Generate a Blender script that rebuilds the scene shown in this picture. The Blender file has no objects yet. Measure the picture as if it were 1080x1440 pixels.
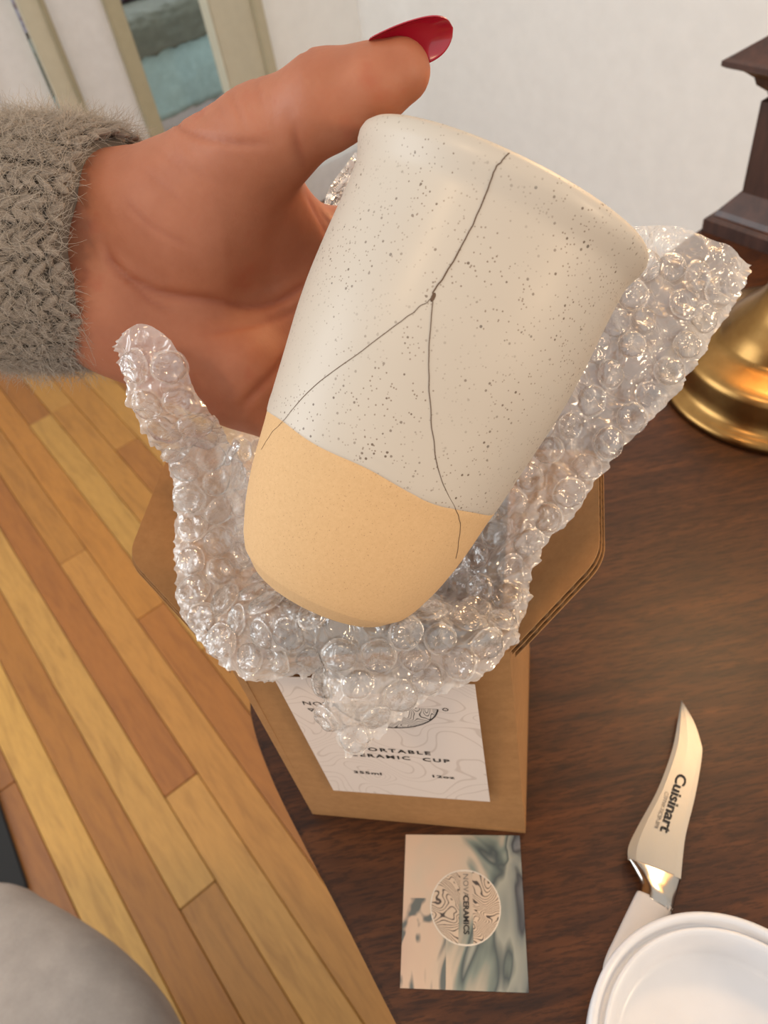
import bpy, bmesh, math, random
import numpy as np
from mathutils import Vector, Matrix, noise
random.seed(7); np.random.seed(7)
C = bpy.context.scene.collection
PI = math.pi

# ---------------------------------------------------------------- measured places (metres, world axes unless said)
CAM_POS = [0.0,0.0,1.15]
CAM_ROT = [[0.978814,0.204752,-0.0],[-0.150219,0.71812,-0.679512],[-0.139131,0.665116,0.733664]]
RIM_C = [0.05189,0.20645,1.04543]
CUP_AXIS = [0.5919,0.43085,0.68119]
CUP_PROFILE = [[0.0,0.04384],[0.00226,0.04356],[0.00623,0.0423],[0.01139,0.04164],[0.02048,0.04157],[0.02894,0.04186],[0.04239,0.04187],[0.05223,0.04124],[0.06521,0.0397],[0.08089,0.03798],[0.08482,0.03717],[0.09635,0.03586],[0.1031,0.03479],[0.11177,0.03279],[0.12034,0.02976],[0.1262,0.0266],[0.12904,0.02512],[0.13046,0.02492],[0.13571,0.02481]]
CUP_M = [[0.796396,0.124124,0.5919],[-0.442771,0.786337,0.430846],[-0.411954,-0.605201,0.681194]]
CRACKS = [[[-1.6316,0.0026],[-1.6488,0.00472],[-1.6479,0.00737],[-1.6395,0.01477],[-1.6427,0.02089],[-1.6575,0.02913],[-1.6801,0.03456],[-1.6705,0.03618]],[[-1.6705,0.03618],[-1.5826,0.04582],[-1.4979,0.05355],[-1.3906,0.06122],[-1.236,0.07065],[-1.0843,0.0768],[-0.8785,0.08217],[-0.7403,0.08581],[-0.6224,0.09123],[-0.4799,0.09726]],[[-1.6705,0.03618],[-1.7178,0.03959],[-1.7944,0.04519],[-1.9725,0.05663],[-2.2087,0.06903],[-2.3534,0.07815],[-2.408,0.08135],[-2.5515,0.08731],[-2.6423,0.09267]]]
GLAZE = [[-2.7396,0.07924],[-2.4101,0.08118],[-2.198,0.08147],[-2.0042,0.08139],[-1.766,0.08229],[-1.5542,0.08311],[-1.3541,0.08274],[-1.1252,0.0822],[-0.8388,0.08227],[-0.3311,0.08341]]
HAND_O = [-0.03122,0.24817,1.02546]
PALM = [[-0.10722,0.01785,-0.015,0.021,-0.04762,0.01543,-0.012,0.022],[-0.10836,-0.00699,-0.017,0.021,-0.04943,-0.01084,-0.017,0.022],[-0.04593,0.00745,-0.018,0.019,0.03205,0.00803,-0.025,0.0145],[-0.04662,0.00167,-0.02,0.018,0.03133,-0.01173,-0.028,0.0145],[-0.04662,-0.00611,-0.02,0.018,0.02653,-0.03171,-0.028,0.014],[-0.04593,-0.01698,-0.018,0.018,0.01951,-0.05431,-0.024,0.0125],[-0.04007,-0.02105,-0.012,0.019,-0.00311,-0.03793,-0.016,0.0175],[-0.02642,0.01309,-0.004,0.0228,0.00233,0.02113,0.012,0.0176],[0.00233,0.02113,0.012,0.0176,0.01352,0.02572,0.022,0.015],[-0.01008,0.00553,-0.002,0.022,0.00588,0.01018,-0.008,0.016],[0.01352,0.02616,0.022,0.0152,0.03449,0.02991,0.038,0.0124],[0.03449,0.02991,0.038,0.0124,0.04651,0.0307,0.044,0.0101],[0.04651,0.0307,0.044,0.0101,0.05487,0.03383,0.0455,0.0086],[0.00901,0.02057,0.008,0.01,0.02451,0.00771,-0.021,0.0115]]
FINGERS = [[[0.03205,0.00803,-0.025,0.0125],[0.06864,0.01721,-0.02,0.0098],[0.09622,0.01004,-0.0145,0.0088],[0.11401,-0.00107,-0.004,0.0078]],[[0.03133,-0.01173,-0.028,0.0125],[0.06622,-0.01307,-0.023,0.0098],[0.08908,-0.01956,-0.018,0.0088],[0.10753,-0.02701,-0.008,0.0078]],[[0.02653,-0.03171,-0.028,0.012],[0.05574,-0.03663,-0.023,0.0092],[0.0765,-0.0435,-0.021,0.0083],[0.0936,-0.0497,-0.014,0.0074]],[[0.01951,-0.05431,-0.024,0.011],[0.04004,-0.06019,-0.023,0.0083],[0.05573,-0.06551,-0.022,0.0075],[0.0698,-0.07099,-0.018,0.0068]]]
CREASES = [[0.0005,0.0009,[[-0.01601,0.03839],[-0.01271,0.03013],[-0.00611,0.02424],[0.00215,0.02023],[0.00923,0.01834],[0.01866,0.01763]]],[0.0008,0.0012,[[-0.04031,-0.00053],[-0.03913,-0.00596],[-0.03488,-0.01115],[-0.02969,-0.01398],[-0.02215,-0.01681],[-0.00445,-0.01846],[0.00569,-0.01775],[0.0163,-0.01351],[0.02574,-0.00643]]],[0.0005,0.001,[[-0.03913,-0.0069],[-0.03205,-0.01351],[-0.02616,-0.0194],[-0.0179,-0.02294]]],[0.0004,0.0008,[[0.02409,0.05537],[0.02503,0.04783],[0.02739,0.04193],[0.03117,0.0365]]],[0.0004,0.0009,[[0.02881,0.05608],[0.02975,0.04901],[0.03211,0.04311]]],[0.0002,0.0007,[[0.00333,0.04311],[0.00616,0.03367],[0.00899,0.02542],[0.01135,0.01905]]],[0.0002,0.0007,[[0.01088,0.04547],[0.01395,0.03485],[0.01654,0.02424]]],[0.0002,0.0007,[[-0.00375,0.04311],[0.00097,0.03249],[0.00569,0.02424]]],[0.0002,0.0007,[[-0.00964,0.04193],[-0.00422,0.03084],[-0.00021,0.02542]]],[0.0006,0.0012,[[0.02692,-0.02294],[0.01866,-0.03191],[0.01088,-0.04299],[-0.00021,-0.05408]]],[0.0004,0.001,[[0.0281,-0.01233],[0.01512,-0.02011],[0.00097,-0.02648],[-0.01082,-0.03002]]],[0.0005,0.0012,[[0.02338,-0.0371],[0.0163,-0.04653],[0.01041,-0.05597]]],[0.0002,0.0008,[[-0.02215,0.02612],[-0.01507,0.01905],[-0.00611,0.01008]]],[0.0002,0.0008,[[-0.01554,0.02188],[-0.00611,0.01362],[0.00097,0.01008]]],[0.0002,0.0008,[[-0.02686,0.01905],[-0.01908,0.01244],[-0.00846,0.00301]]],[0.0003,0.0008,[[-0.03205,0.01008],[-0.02262,0.00065],[-0.00846,-0.00643]]],[0.0008,0.0012,[[0.02409,0.02188],[0.02598,0.01598],[0.02975,0.01008],[0.034,0.00301]]],[0.0006,0.001,[[0.02692,0.01905],[0.02975,0.01362],[0.03518,0.00772]]]]
NAIL = [[0.04715,0.0384,0.0465],[0.06922,0.04255,0.0515]]
SLEEVE = [[-0.12821,0.00892,-0.02],[-0.0716,0.00641,-0.015],[-0.04133,0.00411,-0.012]]
BOX_LOW = [[-0.0697,0.1674],[0.0365,0.1356]]
BOX_T = [[-0.0702,0.1674,0.9],[0.0348,0.1493,0.9]]
CARD = [[-0.02314,0.14702],[0.03402,0.13465],[0.01836,0.06891],[-0.03661,0.08045]]
KNIFE_BLADE = [[0.13523,0.18329],[0.13643,0.17078],[0.13505,0.15894],[0.13336,0.15342],[0.12635,0.14162],[0.11897,0.13044],[0.10828,0.11533],[0.09917,0.09862],[0.08919,0.10472],[0.07921,0.11157],[0.08172,0.11736],[0.08929,0.12536],[0.10526,0.14058],[0.11985,0.15835],[0.12877,0.17251]]
BOL_L = [[0.07952,0.11216],[0.08066,0.10607],[0.08094,0.10061],[0.07833,0.09643]]
BOL_R = [[0.09955,0.09917],[0.0957,0.09398],[0.09246,0.08941],[0.08993,0.08568]]
HAN_L = [[0.07814,0.0977],[0.06392,0.0835],[0.05394,0.07276],[0.04891,0.06111]]
HAN_R = [[0.09093,0.08729],[0.08049,0.07606],[0.06992,0.06542],[0.06006,0.05595]]
KNIFE_TXT = [[0.12251,0.14258],[0.10347,0.11759],[0.10984,0.13722],[0.09901,0.12189]]
WRAP = [[[0.0866,0.2527,1.0024],[0.1146,0.2555,0.9982],[0.137,0.258,0.9909],[0.1594,0.2499,0.9753]],[[0.0724,0.2399,0.9837],[0.1009,0.2441,0.9835],[0.1265,0.2447,0.9773],[0.1497,0.2396,0.9671]],[[0.0578,0.2268,0.9675],[0.0843,0.2287,0.9693],[0.1092,0.2282,0.9634],[0.1316,0.2261,0.9559]],[[0.046,0.2141,0.9531],[0.0692,0.214,0.9557],[0.091,0.2133,0.9522],[0.1122,0.2131,0.9467]],[[0.0316,0.2038,0.9367],[0.0535,0.2019,0.9417],[0.0719,0.1996,0.9424],[0.0905,0.1993,0.9393]],[[0.0206,0.1965,0.9231],[0.0399,0.1879,0.9288],[0.0558,0.1861,0.9339],[0.0717,0.185,0.9302]],[[0.0125,0.1905,0.9107],[0.0271,0.1768,0.9185],[0.0385,0.1727,0.9242],[0.0517,0.1719,0.9207]],[[0.0048,0.1863,0.9],[0.0206,0.1676,0.9127],[0.0326,0.1604,0.9183],[0.0443,0.1582,0.9149]],[[0.0035,0.1815,0.9092],[0.0157,0.1581,0.9216],[0.0281,0.1469,0.9235],[0.0353,0.1423,0.9165]],[[-0.0031,0.1764,0.9181],[0.0072,0.1523,0.9312],[0.0145,0.1422,0.9246],[0.0202,0.1352,0.9127]],[[-0.0098,0.1734,0.9222],[-0.0026,0.1504,0.9349],[-0.0007,0.1409,0.9234],[-0.0011,0.1331,0.9052]],[[-0.0162,0.1722,0.9251],[-0.0109,0.1498,0.9371],[-0.0126,0.1382,0.9209],[-0.0142,0.1304,0.9001]],[[-0.0225,0.1736,0.9264],[-0.0191,0.1511,0.9382],[-0.0238,0.1381,0.9208],[-0.0297,0.1246,0.892]],[[-0.0288,0.1767,0.9266],[-0.0272,0.1536,0.9392],[-0.0331,0.1455,0.9263],[-0.0319,0.1332,0.9013]],[[-0.0321,0.1794,0.9264],[-0.0312,0.1561,0.9388],[-0.0339,0.1486,0.9271],[-0.0336,0.1448,0.9141]],[[-0.0352,0.1821,0.9261],[-0.0356,0.1586,0.9385],[-0.0433,0.1524,0.9285],[-0.0435,0.1465,0.9163]],[[-0.042,0.1889,0.9242],[-0.046,0.1653,0.935],[-0.0562,0.1604,0.9265],[-0.0612,0.154,0.9137]],[[-0.0496,0.2001,0.9196],[-0.0589,0.1794,0.929],[-0.0715,0.1731,0.9273],[-0.0799,0.1718,0.922]],[[-0.0531,0.2167,0.9146],[-0.0598,0.1986,0.9292],[-0.0714,0.1919,0.9325],[-0.083,0.1942,0.9291]],[[-0.0515,0.2298,0.9267],[-0.0551,0.2144,0.9397],[-0.0656,0.2071,0.9466],[-0.0788,0.2105,0.9429]],[[-0.0523,0.2311,0.9484],[-0.0535,0.2199,0.9611],[-0.0643,0.2123,0.9677],[-0.0744,0.216,0.9616]],[[-0.0483,0.2042,0.9875],[-0.0526,0.2027,0.9915],[-0.064,0.2058,0.9903],[-0.074,0.2094,0.9868]],[[-0.0511,0.2047,1.0016],[-0.0547,0.2054,1.0049],[-0.065,0.2077,1.0044],[-0.0752,0.2125,1.0033]],[[-0.0517,0.2076,1.0111],[-0.0557,0.2099,1.0146],[-0.0644,0.2112,1.0158],[-0.0737,0.216,1.0148]],[[-0.0542,0.2117,1.0189],[-0.0568,0.2129,1.0214],[-0.0629,0.2168,1.0237],[-0.0703,0.218,1.0207]]]
WRAP_BACK = [[[-0.0673,0.2693,0.9428],[-0.0348,0.2784,0.9307],[0.0023,0.2767,0.9156],[0.0396,0.2609,0.9146]],[[-0.065,0.2479,0.9298],[-0.041,0.2623,0.9091],[-0.0038,0.2587,0.8921],[0.0343,0.2423,0.8973]],[[-0.063,0.226,0.9163],[-0.0439,0.2349,0.8905],[-0.0106,0.2313,0.8735],[0.0262,0.2232,0.8865]],[[-0.0635,0.2081,0.8997],[-0.0453,0.2073,0.8786],[-0.016,0.2051,0.8629],[0.0179,0.2017,0.8802]]]
WRAP_UP = [[[-0.0051,0.2905,1.0033],[0.0182,0.2986,0.9972],[0.0526,0.2959,0.9879],[0.0947,0.2756,0.9828]],[[0.0039,0.3018,1.0138],[0.0268,0.3082,1.0061],[0.0579,0.304,0.9954],[0.0993,0.2814,0.9881]],[[0.0176,0.3114,1.0226],[0.0344,0.3107,1.0152],[0.0607,0.3002,1.0055],[0.0939,0.2747,0.9955]]]
FLAP = [[-0.1071,0.2182,0.92],[-0.0929,0.2738,0.92],[0.0863,0.203,0.92],[0.0744,0.1688,0.92]]

# ---------------------------------------------------------------- camera, world, lights, exposure
CR = Matrix(CAM_ROT); CP = Vector(CAM_POS)
cam = bpy.data.cameras.new('camera'); cam_o = bpy.data.objects.new('camera', cam); C.objects.link(cam_o)
cam_o.matrix_world = Matrix.Translation(CP) @ CR.to_4x4()
cam.sensor_fit = 'HORIZONTAL'; cam.sensor_width = 36; cam.lens = 36 * 1081 / 1080
cam.clip_start = .01; cam.clip_end = 50
cam.dof.use_dof = True; cam.dof.focus_distance = .232; cam.dof.aperture_fstop = 26
bpy.context.scene.camera = cam_o
sc = bpy.context.scene
vs = sc.view_settings; vs.view_transform = 'Standard'; vs.look = 'None'; vs.gamma = 1; vs.use_curve_mapping = False
vs.exposure = EXPOSURE = 0.08
sc.cycles.transparent_max_bounces = 40; sc.cycles.max_bounces = 10

w = bpy.data.worlds.new('room_light'); sc.world = w; w.use_nodes = True
w.node_tree.nodes['Background'].inputs[0].default_value = (1, .985, .96, 1)
w.node_tree.nodes['Background'].inputs[1].default_value = .80

def area(name, loc, target, size, power, col, sy=None):
    l = bpy.data.lights.new(name, 'AREA'); l.size = size; l.energy = power; l.color = col
    if sy: l.shape = 'RECTANGLE'; l.size_y = sy
    o = bpy.data.objects.new(name, l); C.objects.link(o); o.location = loc
    o.rotation_euler = (Vector(target) - Vector(loc)).to_track_quat('-Z', 'Y').to_euler()
    return o
area('ceiling_lamp_light', (-.75, -.35, 2.35), (-.2, .3, 0), .22, 7, (1, .68, .38))
area('warm_fill_light', (1.25, -.75, 1.30), (.05, .2, .95), .35, 9.5, (1, .72, .45))  # added warm fill for the cup's right side, no lamp stands there
area('window_daylight', (-2.6, 1.0, 1.55), (0.4, .9, .9), 2.2, 58, (.84, .93, 1), 1.9)
area('bedroom_daylight', (.3, 4.6, 1.7), (-.5, 2.8, .3), 1.0, 60, (.80, .91, 1), 1.2)
pl = bpy.data.lights.new('table_lamp_light', 'POINT'); pl.energy = 3.8; pl.color = (1, .66, .36); pl.shadow_soft_size = .05
po = bpy.data.objects.new('table_lamp_light', pl); C.objects.link(po); po.location = (.34, .44, 1.22)

# ---------------------------------------------------------------- helpers
def lin(c):
    return tuple(((v / 255) / 12.92 if v / 255 <= .04045 else ((v / 255 + .055) / 1.055) ** 2.4) for v in c) + (1,)

class NT:
    def __init__(s, name):
        s.m = bpy.data.materials.new(name); s.m.use_nodes = True; s.t = s.m.node_tree
        s.b = s.t.nodes['Principled BSDF']; s.out = s.t.nodes['Material Output']
    def n(s, kind, **kw):
        nd = s.t.nodes.new(kind)
        for k, v in kw.items():
            if k.startswith('i_'):
                key = k[2:]; key = int(key) if key.isdigit() else key.replace('_', ' ')
                s.put(nd.inputs[key], v)
            else: setattr(nd, k, v)
        return nd
    def put(s, sock, v):
        if hasattr(v, 'is_output'): s.t.links.new(v, sock)
        elif hasattr(v, 'outputs'): s.t.links.new(v.outputs[0], sock)
        else: sock.default_value = v
    def set(s, **kw):
        for k, v in kw.items(): s.put(s.b.inputs[k.replace('_', ' ')], v)
        return s
    def coord(s, kind='Object', scale=(1, 1, 1), rot=(0, 0, 0)):
        tc = s.n('ShaderNodeTexCoord'); mp = s.n('ShaderNodeMapping'); s.put(mp.inputs[0], tc.outputs[kind])
        mp.inputs['Scale'].default_value = scale; mp.inputs['Rotation'].default_value = rot
        return mp
    def noise(s, vec, scale, detail=3, rough=.55, dist=0):
        nd = s.n('ShaderNodeTexNoise'); s.put(nd.inputs['Vector'], vec)
        nd.inputs['Scale'].default_value = scale; nd.inputs['Detail'].default_value = detail
        nd.inputs['Roughness'].default_value = rough; nd.inputs['Distortion'].default_value = dist
        return nd
    def ramp(s, fac, stops, interp='LINEAR'):
        nd = s.n('ShaderNodeValToRGB'); s.put(nd.inputs[0], fac); cr = nd.color_ramp; cr.interpolation = interp
        while len(cr.elements) < len(stops): cr.elements.new(.5)
        for e, (p, c) in zip(cr.elements, stops):
            e.position = p; e.color = c if len(c) == 4 else tuple(c) + (1,)
        return nd
    def mix(s, fac, a, b, mode='MIX'):
        nd = s.n('ShaderNodeMix', data_type='RGBA', blend_type=mode)
        s.put(nd.inputs[0], fac); s.put(nd.inputs[6], a); s.put(nd.inputs[7], b)
        return nd.outputs[2]
    def math(s, op, a, b=0, clamp=False):
        nd = s.n('ShaderNodeMath', operation=op, use_clamp=clamp); s.put(nd.inputs[0], a); s.put(nd.inputs[1], b); return nd.outputs[0]
    def bump(s, h, strength=.3, dist=.001):
        nd = s.n('ShaderNodeBump'); nd.inputs['Strength'].default_value = strength; nd.inputs['Distance'].default_value = dist
        s.put(nd.inputs['Height'], h); s.put(s.b.inputs['Normal'], nd.outputs[0]); return nd

def plain(name, rgb, rough=.6, metal=0, **kw):
    t = NT(name); t.set(Base_Color=lin(rgb), Roughness=rough, Metallic=metal, **kw)
    v = t.noise(t.coord(), 40, 3)
    t.put(t.b.inputs['Base Color'], t.mix(t.ramp(v, [(.3, (.93, .93, .93)), (.7, (1, 1, 1))]).outputs[0], (0, 0, 0, 1), lin(rgb)) if False else t.mix(1, lin(rgb), t.ramp(v, [(.3, (.93, .93, .93)), (.7, (1, 1, 1))]).outputs[0], 'MULTIPLY'))
    return t

def link(name, me, m=None, parent=None, smooth=False):
    o = bpy.data.objects.new(name, me); C.objects.link(o)
    if m: me.materials.append(m.m if isinstance(m, NT) else m)
    if smooth: me.polygons.foreach_set('use_smooth', [True] * len(me.polygons))
    if parent: o.parent = parent; 
    return o
def mesh(name, V, F, m=None, parent=None, smooth=False):
    me = bpy.data.meshes.new(name); me.from_pydata([tuple(v) for v in V], [], [tuple(int(i) for i in f) for f in F]); me.update()
    return link(name, me, m, parent, smooth)
def bm_obj(name, bm, m=None, parent=None, smooth=False):
    me = bpy.data.meshes.new(name); bm.normal_update(); bm.to_mesh(me); bm.free()
    return link(name, me, m, parent, smooth)
def tag(o, label=None, cat=None, group=None, kind=None):
    for k, v in (('label', label), ('category', cat), ('group', group), ('kind', kind)):
        if v: o[k] = v
    return o
def empty(name, loc, label, cat, rotz=0, group=None):
    o = bpy.data.objects.new(name, None); C.objects.link(o); o.location = loc; o.rotation_euler = (0, 0, rotz); o.empty_display_size = .02
    return tag(o, label, cat, group)
def child_world(o, parent):
    """parent an object whose mesh is in world coordinates"""
    bpy.context.view_layer.update(); o.parent = parent; o.matrix_parent_inverse = parent.matrix_world.inverted(); return o
def box_bm(x0, y0, z0, x1, y1, z1, bev=0, seg=2):
    bm = bmesh.new(); bmesh.ops.create_cube(bm, size=1)
    for v in bm.verts: v.co = Vector(((x0 + x1) / 2 + v.co.x * (x1 - x0), (y0 + y1) / 2 + v.co.y * (y1 - y0), (z0 + z1) / 2 + v.co.z * (z1 - z0)))
    if bev: bmesh.ops.bevel(bm, geom=bm.edges[:], offset=bev, segments=seg, affect='EDGES')
    return bm
def prism(pts, z0, z1, bev=0, seg=2):
    bm = bmesh.new(); a = [bm.verts.new((p[0], p[1], z0)) for p in pts]; b = [bm.verts.new((p[0], p[1], z1)) for p in pts]
    bm.faces.new(a[::-1]); top = bm.faces.new(b); n = len(pts)
    for i in range(n): bm.faces.new((a[i], a[(i + 1) % n], b[(i + 1) % n], b[i]))
    bmesh.ops.recalc_face_normals(bm, faces=bm.faces[:])
    if bev: bmesh.ops.bevel(bm, geom=[e for e in bm.edges if abs(e.verts[0].co.z - e.verts[1].co.z) < 1e-7], offset=bev, segments=seg, affect='EDGES')
    return bm
def lathe(profile, seg=96, closed=False):
    """profile of (radius, z); returns V, F"""
    V, F = [], []; n = len(profile)
    for i in range(seg):
        a = 2 * PI * i / seg
        for r, z in profile: V.append((r * math.cos(a), r * math.sin(a), z))
    for i in range(seg):
        j = (i + 1) % seg
        for k in range(n - 1): F.append((i * n + k, j * n + k, j * n + k + 1, i * n + k + 1))
    return V, F
def cr_pt(P, t):
    """Catmull-Rom through the points, t in 0..len-1"""
    n = len(P); i = min(int(t), n - 2); f = t - i
    p0 = np.array(P[max(i - 1, 0)]); p1 = np.array(P[i]); p2 = np.array(P[i + 1]); p3 = np.array(P[min(i + 2, n - 1)])
    return .5 * (2 * p1 + (p2 - p0) * f + (2 * p0 - 5 * p1 + 4 * p2 - p3) * f * f + (3 * p1 - p0 - 3 * p2 + p3) * f ** 3)
def spline(P, n):
    return [cr_pt(P, (len(P) - 1) * k / (n - 1)) for k in range(n)]
def tube(path, r, seg=6):
    """V, F of a tube along a list of points; r is a number or a list"""
    P = [Vector(p) for p in path]; V, F = [], []; n = len(P)
    up = Vector((.123, .3, .95)).normalized()
    for i, p in enumerate(P):
        d = (P[min(i + 1, n - 1)] - P[max(i - 1, 0)]).normalized(); a = d.cross(up).normalized(); b = d.cross(a)
        rr = r[i] if hasattr(r, '__len__') else r
        for k in range(seg):
            t = 2 * PI * k / seg; V.append(p + a * (rr * math.cos(t)) + b * (rr * math.sin(t)))
    for i in range(n - 1):
        for k in range(seg): F.append((i * seg + k, i * seg + (k + 1) % seg, (i + 1) * seg + (k + 1) % seg, (i + 1) * seg + k))
    F.append(tuple(range(seg))[::-1]); F.append(tuple((n - 1) * seg + k for k in range(seg)))
    return V, F
def text(name, body, size, M, m, parent, sx=1, align='LEFT', space=1, bold=0, shear=0):
    cu = bpy.data.curves.new(name, 'FONT'); cu.body = body; cu.size = size; cu.align_x = align; cu.space_character = space
    cu.offset = bold; cu.shear = shear; cu.resolution_u = 3
    o = bpy.data.objects.new(name, cu); C.objects.link(o)
    dg = bpy.context.evaluated_depsgraph_get(); me = bpy.data.meshes.new_from_object(o.evaluated_get(dg))
    bpy.data.objects.remove(o); bpy.data.curves.remove(cu)
    me.name = name; me.transform(M @ Matrix.Diagonal((sx, 1, 1, 1))); me.materials.clear()
    return link(name, me, m, parent)

# ---------------------------------------------------------------- materials
M_wall = NT('white_wall_paint'); _v = M_wall.noise(M_wall.coord(), 25, 3)
M_wall.set(Roughness=.85, Base_Color=M_wall.ramp(_v, [(.3, lin((236, 236, 233))), (.7, lin((241, 241, 238)))]).outputs[0]); M_wall.bump(M_wall.noise(M_wall.coord(), 300, 2), .05, .001)
M_trim = plain('cream_trim_paint', (196, 190, 168), .45)
M_white = plain('white_gloss_paint', (226, 227, 228), .4)

def planks_mat():
    t = NT('oiled_wood_planks'); oi = t.n('ShaderNodeObjectInfo')
    vec = t.coord('Object', (9, 1, 1)); off = t.n('ShaderNodeVectorMath', operation='ADD'); t.put(off.inputs[0], vec)
    rnd = t.math('MULTIPLY', oi.outputs['Random'], 37.0); t.put(off.inputs[1], t.n('ShaderNodeCombineXYZ', i_0=rnd, i_1=rnd, i_2=0.).outputs[0])
    g = t.noise(off, 7, 5, .6, .6); g2 = t.noise(off, 30, 3, .6)
    k = t.ramp(g, [(.25, (.72, .67, .60)), (.5, (1, 1, 1)), (.8, (1.10, 1.08, 1.05))])
    c = t.mix(1, oi.outputs['Color'], k.outputs[0], 'MULTIPLY')
    c = t.mix(.35, c, t.ramp(g2, [(.35, (.7, .66, .6)), (.6, (1, 1, 1))]).outputs[0], 'MULTIPLY')
    t.set(Base_Color=c, Roughness=.42); t.b.inputs['Coat Weight'].default_value = .25; t.b.inputs['Coat Roughness'].default_value = .25
    t.bump(g2, .08, .0006); return t
M_plank = planks_mat()

def table_mat():
    t = NT('dark_walnut_tabletop'); vec = t.coord('Object', (1, 7, 1), (0, 0, math.radians(28)))
    g = t.noise(vec, 14, 6, .65, .8); p = t.noise(vec, 95, 3, .7)
    big = t.noise(t.coord(), 5, 3)
    c = t.ramp(g, [(.3, lin((44, 22, 9))), (.5, lin((68, 37, 15))), (.72, lin((90, 52, 23)))]).outputs[0]
    c = t.mix(.75, c, t.ramp(p, [(.40, (.35, .32, .3)), (.52, (1, 1, 1))]).outputs[0], 'MULTIPLY')
    c = t.mix(.6, c, t.ramp(big, [(.35, (.75, .72, .7)), (.65, (1.15, 1.05, 1))]).outputs[0], 'MULTIPLY')
    t.set(Base_Color=c, Roughness=.42); t.b.inputs['Specular IOR Level'].default_value = .35
    t.bump(p, .12, .0004); return t
M_table = table_mat()

def kraft(name, a, b):
    t = NT(name); v = t.noise(t.coord('Object', (1, 1, 1)), 260, 4, .7); w_ = t.noise(t.coord('Object', (1, 1, 6)), 30, 3)
    c = t.mix(t.math('MULTIPLY', v, .8), lin(a), lin(b)); c = t.mix(.5, c, t.ramp(w_, [(.3, (.84, .82, .8)), (.7, (1.05, 1.05, 1.05))]).outputs[0], 'MULTIPLY')
    t.set(Base_Color=c, Roughness=.8); t.bump(v, .15, .0003); return t
M_kraft = kraft('kraft_cardboard', (140, 99, 58), (178, 132, 82))
M_kraft_d = kraft('cardboard_inner_fluting', (120, 86, 54), (160, 118, 76))
M_label = NT('printed_label_paper')
def label_mat(t):
    vec = t.coord('Object', (1, 1, 1)); n_ = t.noise(vec, 26, 1.0, .4, .5)
    s_ = t.math('FRACT', t.math('MULTIPLY', n_.outputs[0], 21.0)); d = t.math('ABSOLUTE', t.math('SUBTRACT', s_, .5))
    lines = t.ramp(d, [(.0, (1, 1, 1)), (.045, (1, 1, 1)), (.085, (0, 0, 0))]).outputs[0]
    t.set(Base_Color=t.mix(t.math('MULTIPLY', lines, .55), lin((214, 200, 190)), lin((182, 164, 152))), Roughness=.6)
label_mat(M_label)
M_ink = plain('black_print_ink', (38, 34, 32), .7)
M_ink_g = plain('grey_print_ink', (110, 104, 98), .7)

def logo_mat(name, bg, ink, freq, seedv):
    """round emblem of flowing contour lines"""
    t = NT(name); mp = t.coord('Object'); mp.inputs['Location'].default_value = (seedv, seedv * .7, 0)
    n_ = t.noise(mp, 38, 1.5, .5, 1.2)
    s_ = t.math('FRACT', t.math('MULTIPLY', n_.outputs[0], freq)); d = t.math('ABSOLUTE', t.math('SUBTRACT', s_, .5))
    lines = t.ramp(d, [(.0, (1, 1, 1)), (.10, (1, 1, 1)), (.16, (0, 0, 0))]).outputs[0]
    t.set(Base_Color=t.mix(lines, lin(bg), lin(ink)), Roughness=.6); return t
M_logo = logo_mat('label_emblem_print', (206, 194, 184), (50, 45, 42), 52, .31)
M_logo2 = logo_mat('card_emblem_print', (198, 174, 150), (70, 58, 52), 44, .77)

def cup_mats():
    t = NT('speckled_cream_glaze'); vec = t.coord('Object')
    col = t.mix(t.noise(vec, 22, 2).outputs[0], lin((188, 177, 163)), lin((197, 187, 173)))
    for sc_, thr, dark, keep in ((1300, .29, (132, 114, 98), .50), (700, .25, (108, 92, 78), .28), (330, .14, (82, 70, 60), .13), (150, .06, (58, 50, 44), .20)):
        v = t.n('ShaderNodeTexVoronoi'); t.put(v.inputs['Vector'], vec); v.inputs['Scale'].default_value = sc_
        near = t.math('LESS_THAN', v.outputs['Distance'], thr)
        sep = t.n('ShaderNodeSeparateColor'); t.put(sep.inputs[0], v.outputs['Color'])
        pick = t.math('LESS_THAN', sep.outputs[0], keep * .45)
        clump = t.ramp(t.noise(vec, 60, 2), [(.42, (0, 0, 0)), (.6, (1, 1, 1))]).outputs[0]
        k = t.math('MULTIPLY', t.math('MULTIPLY', near, pick), t.math('MULTIPLY_ADD', clump, .7) if False else t.math('ADD', t.math('MULTIPLY', clump, .7), .3), True)
        col = t.mix(k, col, lin(dark))
    t.set(Base_Color=col, Roughness=.5); t.b.inputs['Coat Weight'].default_value = .12; t.b.inputs['Coat Roughness'].default_value = .25
    t.bump(t.noise(vec, 45, 2), .06, .001)
    u = NT('bare_stoneware_clay'); vec = u.coord('Object'); f = u.noise(vec, 900, 3, .7); g = u.noise(vec, 2600, 2)
    c = u.mix(f.outputs[0], lin((196, 158, 112)), lin((214, 178, 132)))
    c = u.mix(u.ramp(g, [(.28, (.8, .8, .8)), (.36, (0, 0, 0))]).outputs[0], c, lin((150, 112, 74)))
    u.set(Base_Color=c, Roughness=.85); u.bump(f, .12, .0003)
    return t, u
M_glaze, M_clay = cup_mats()
M_crack = plain('dark_crack_line', (100, 78, 60), .9)

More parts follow.
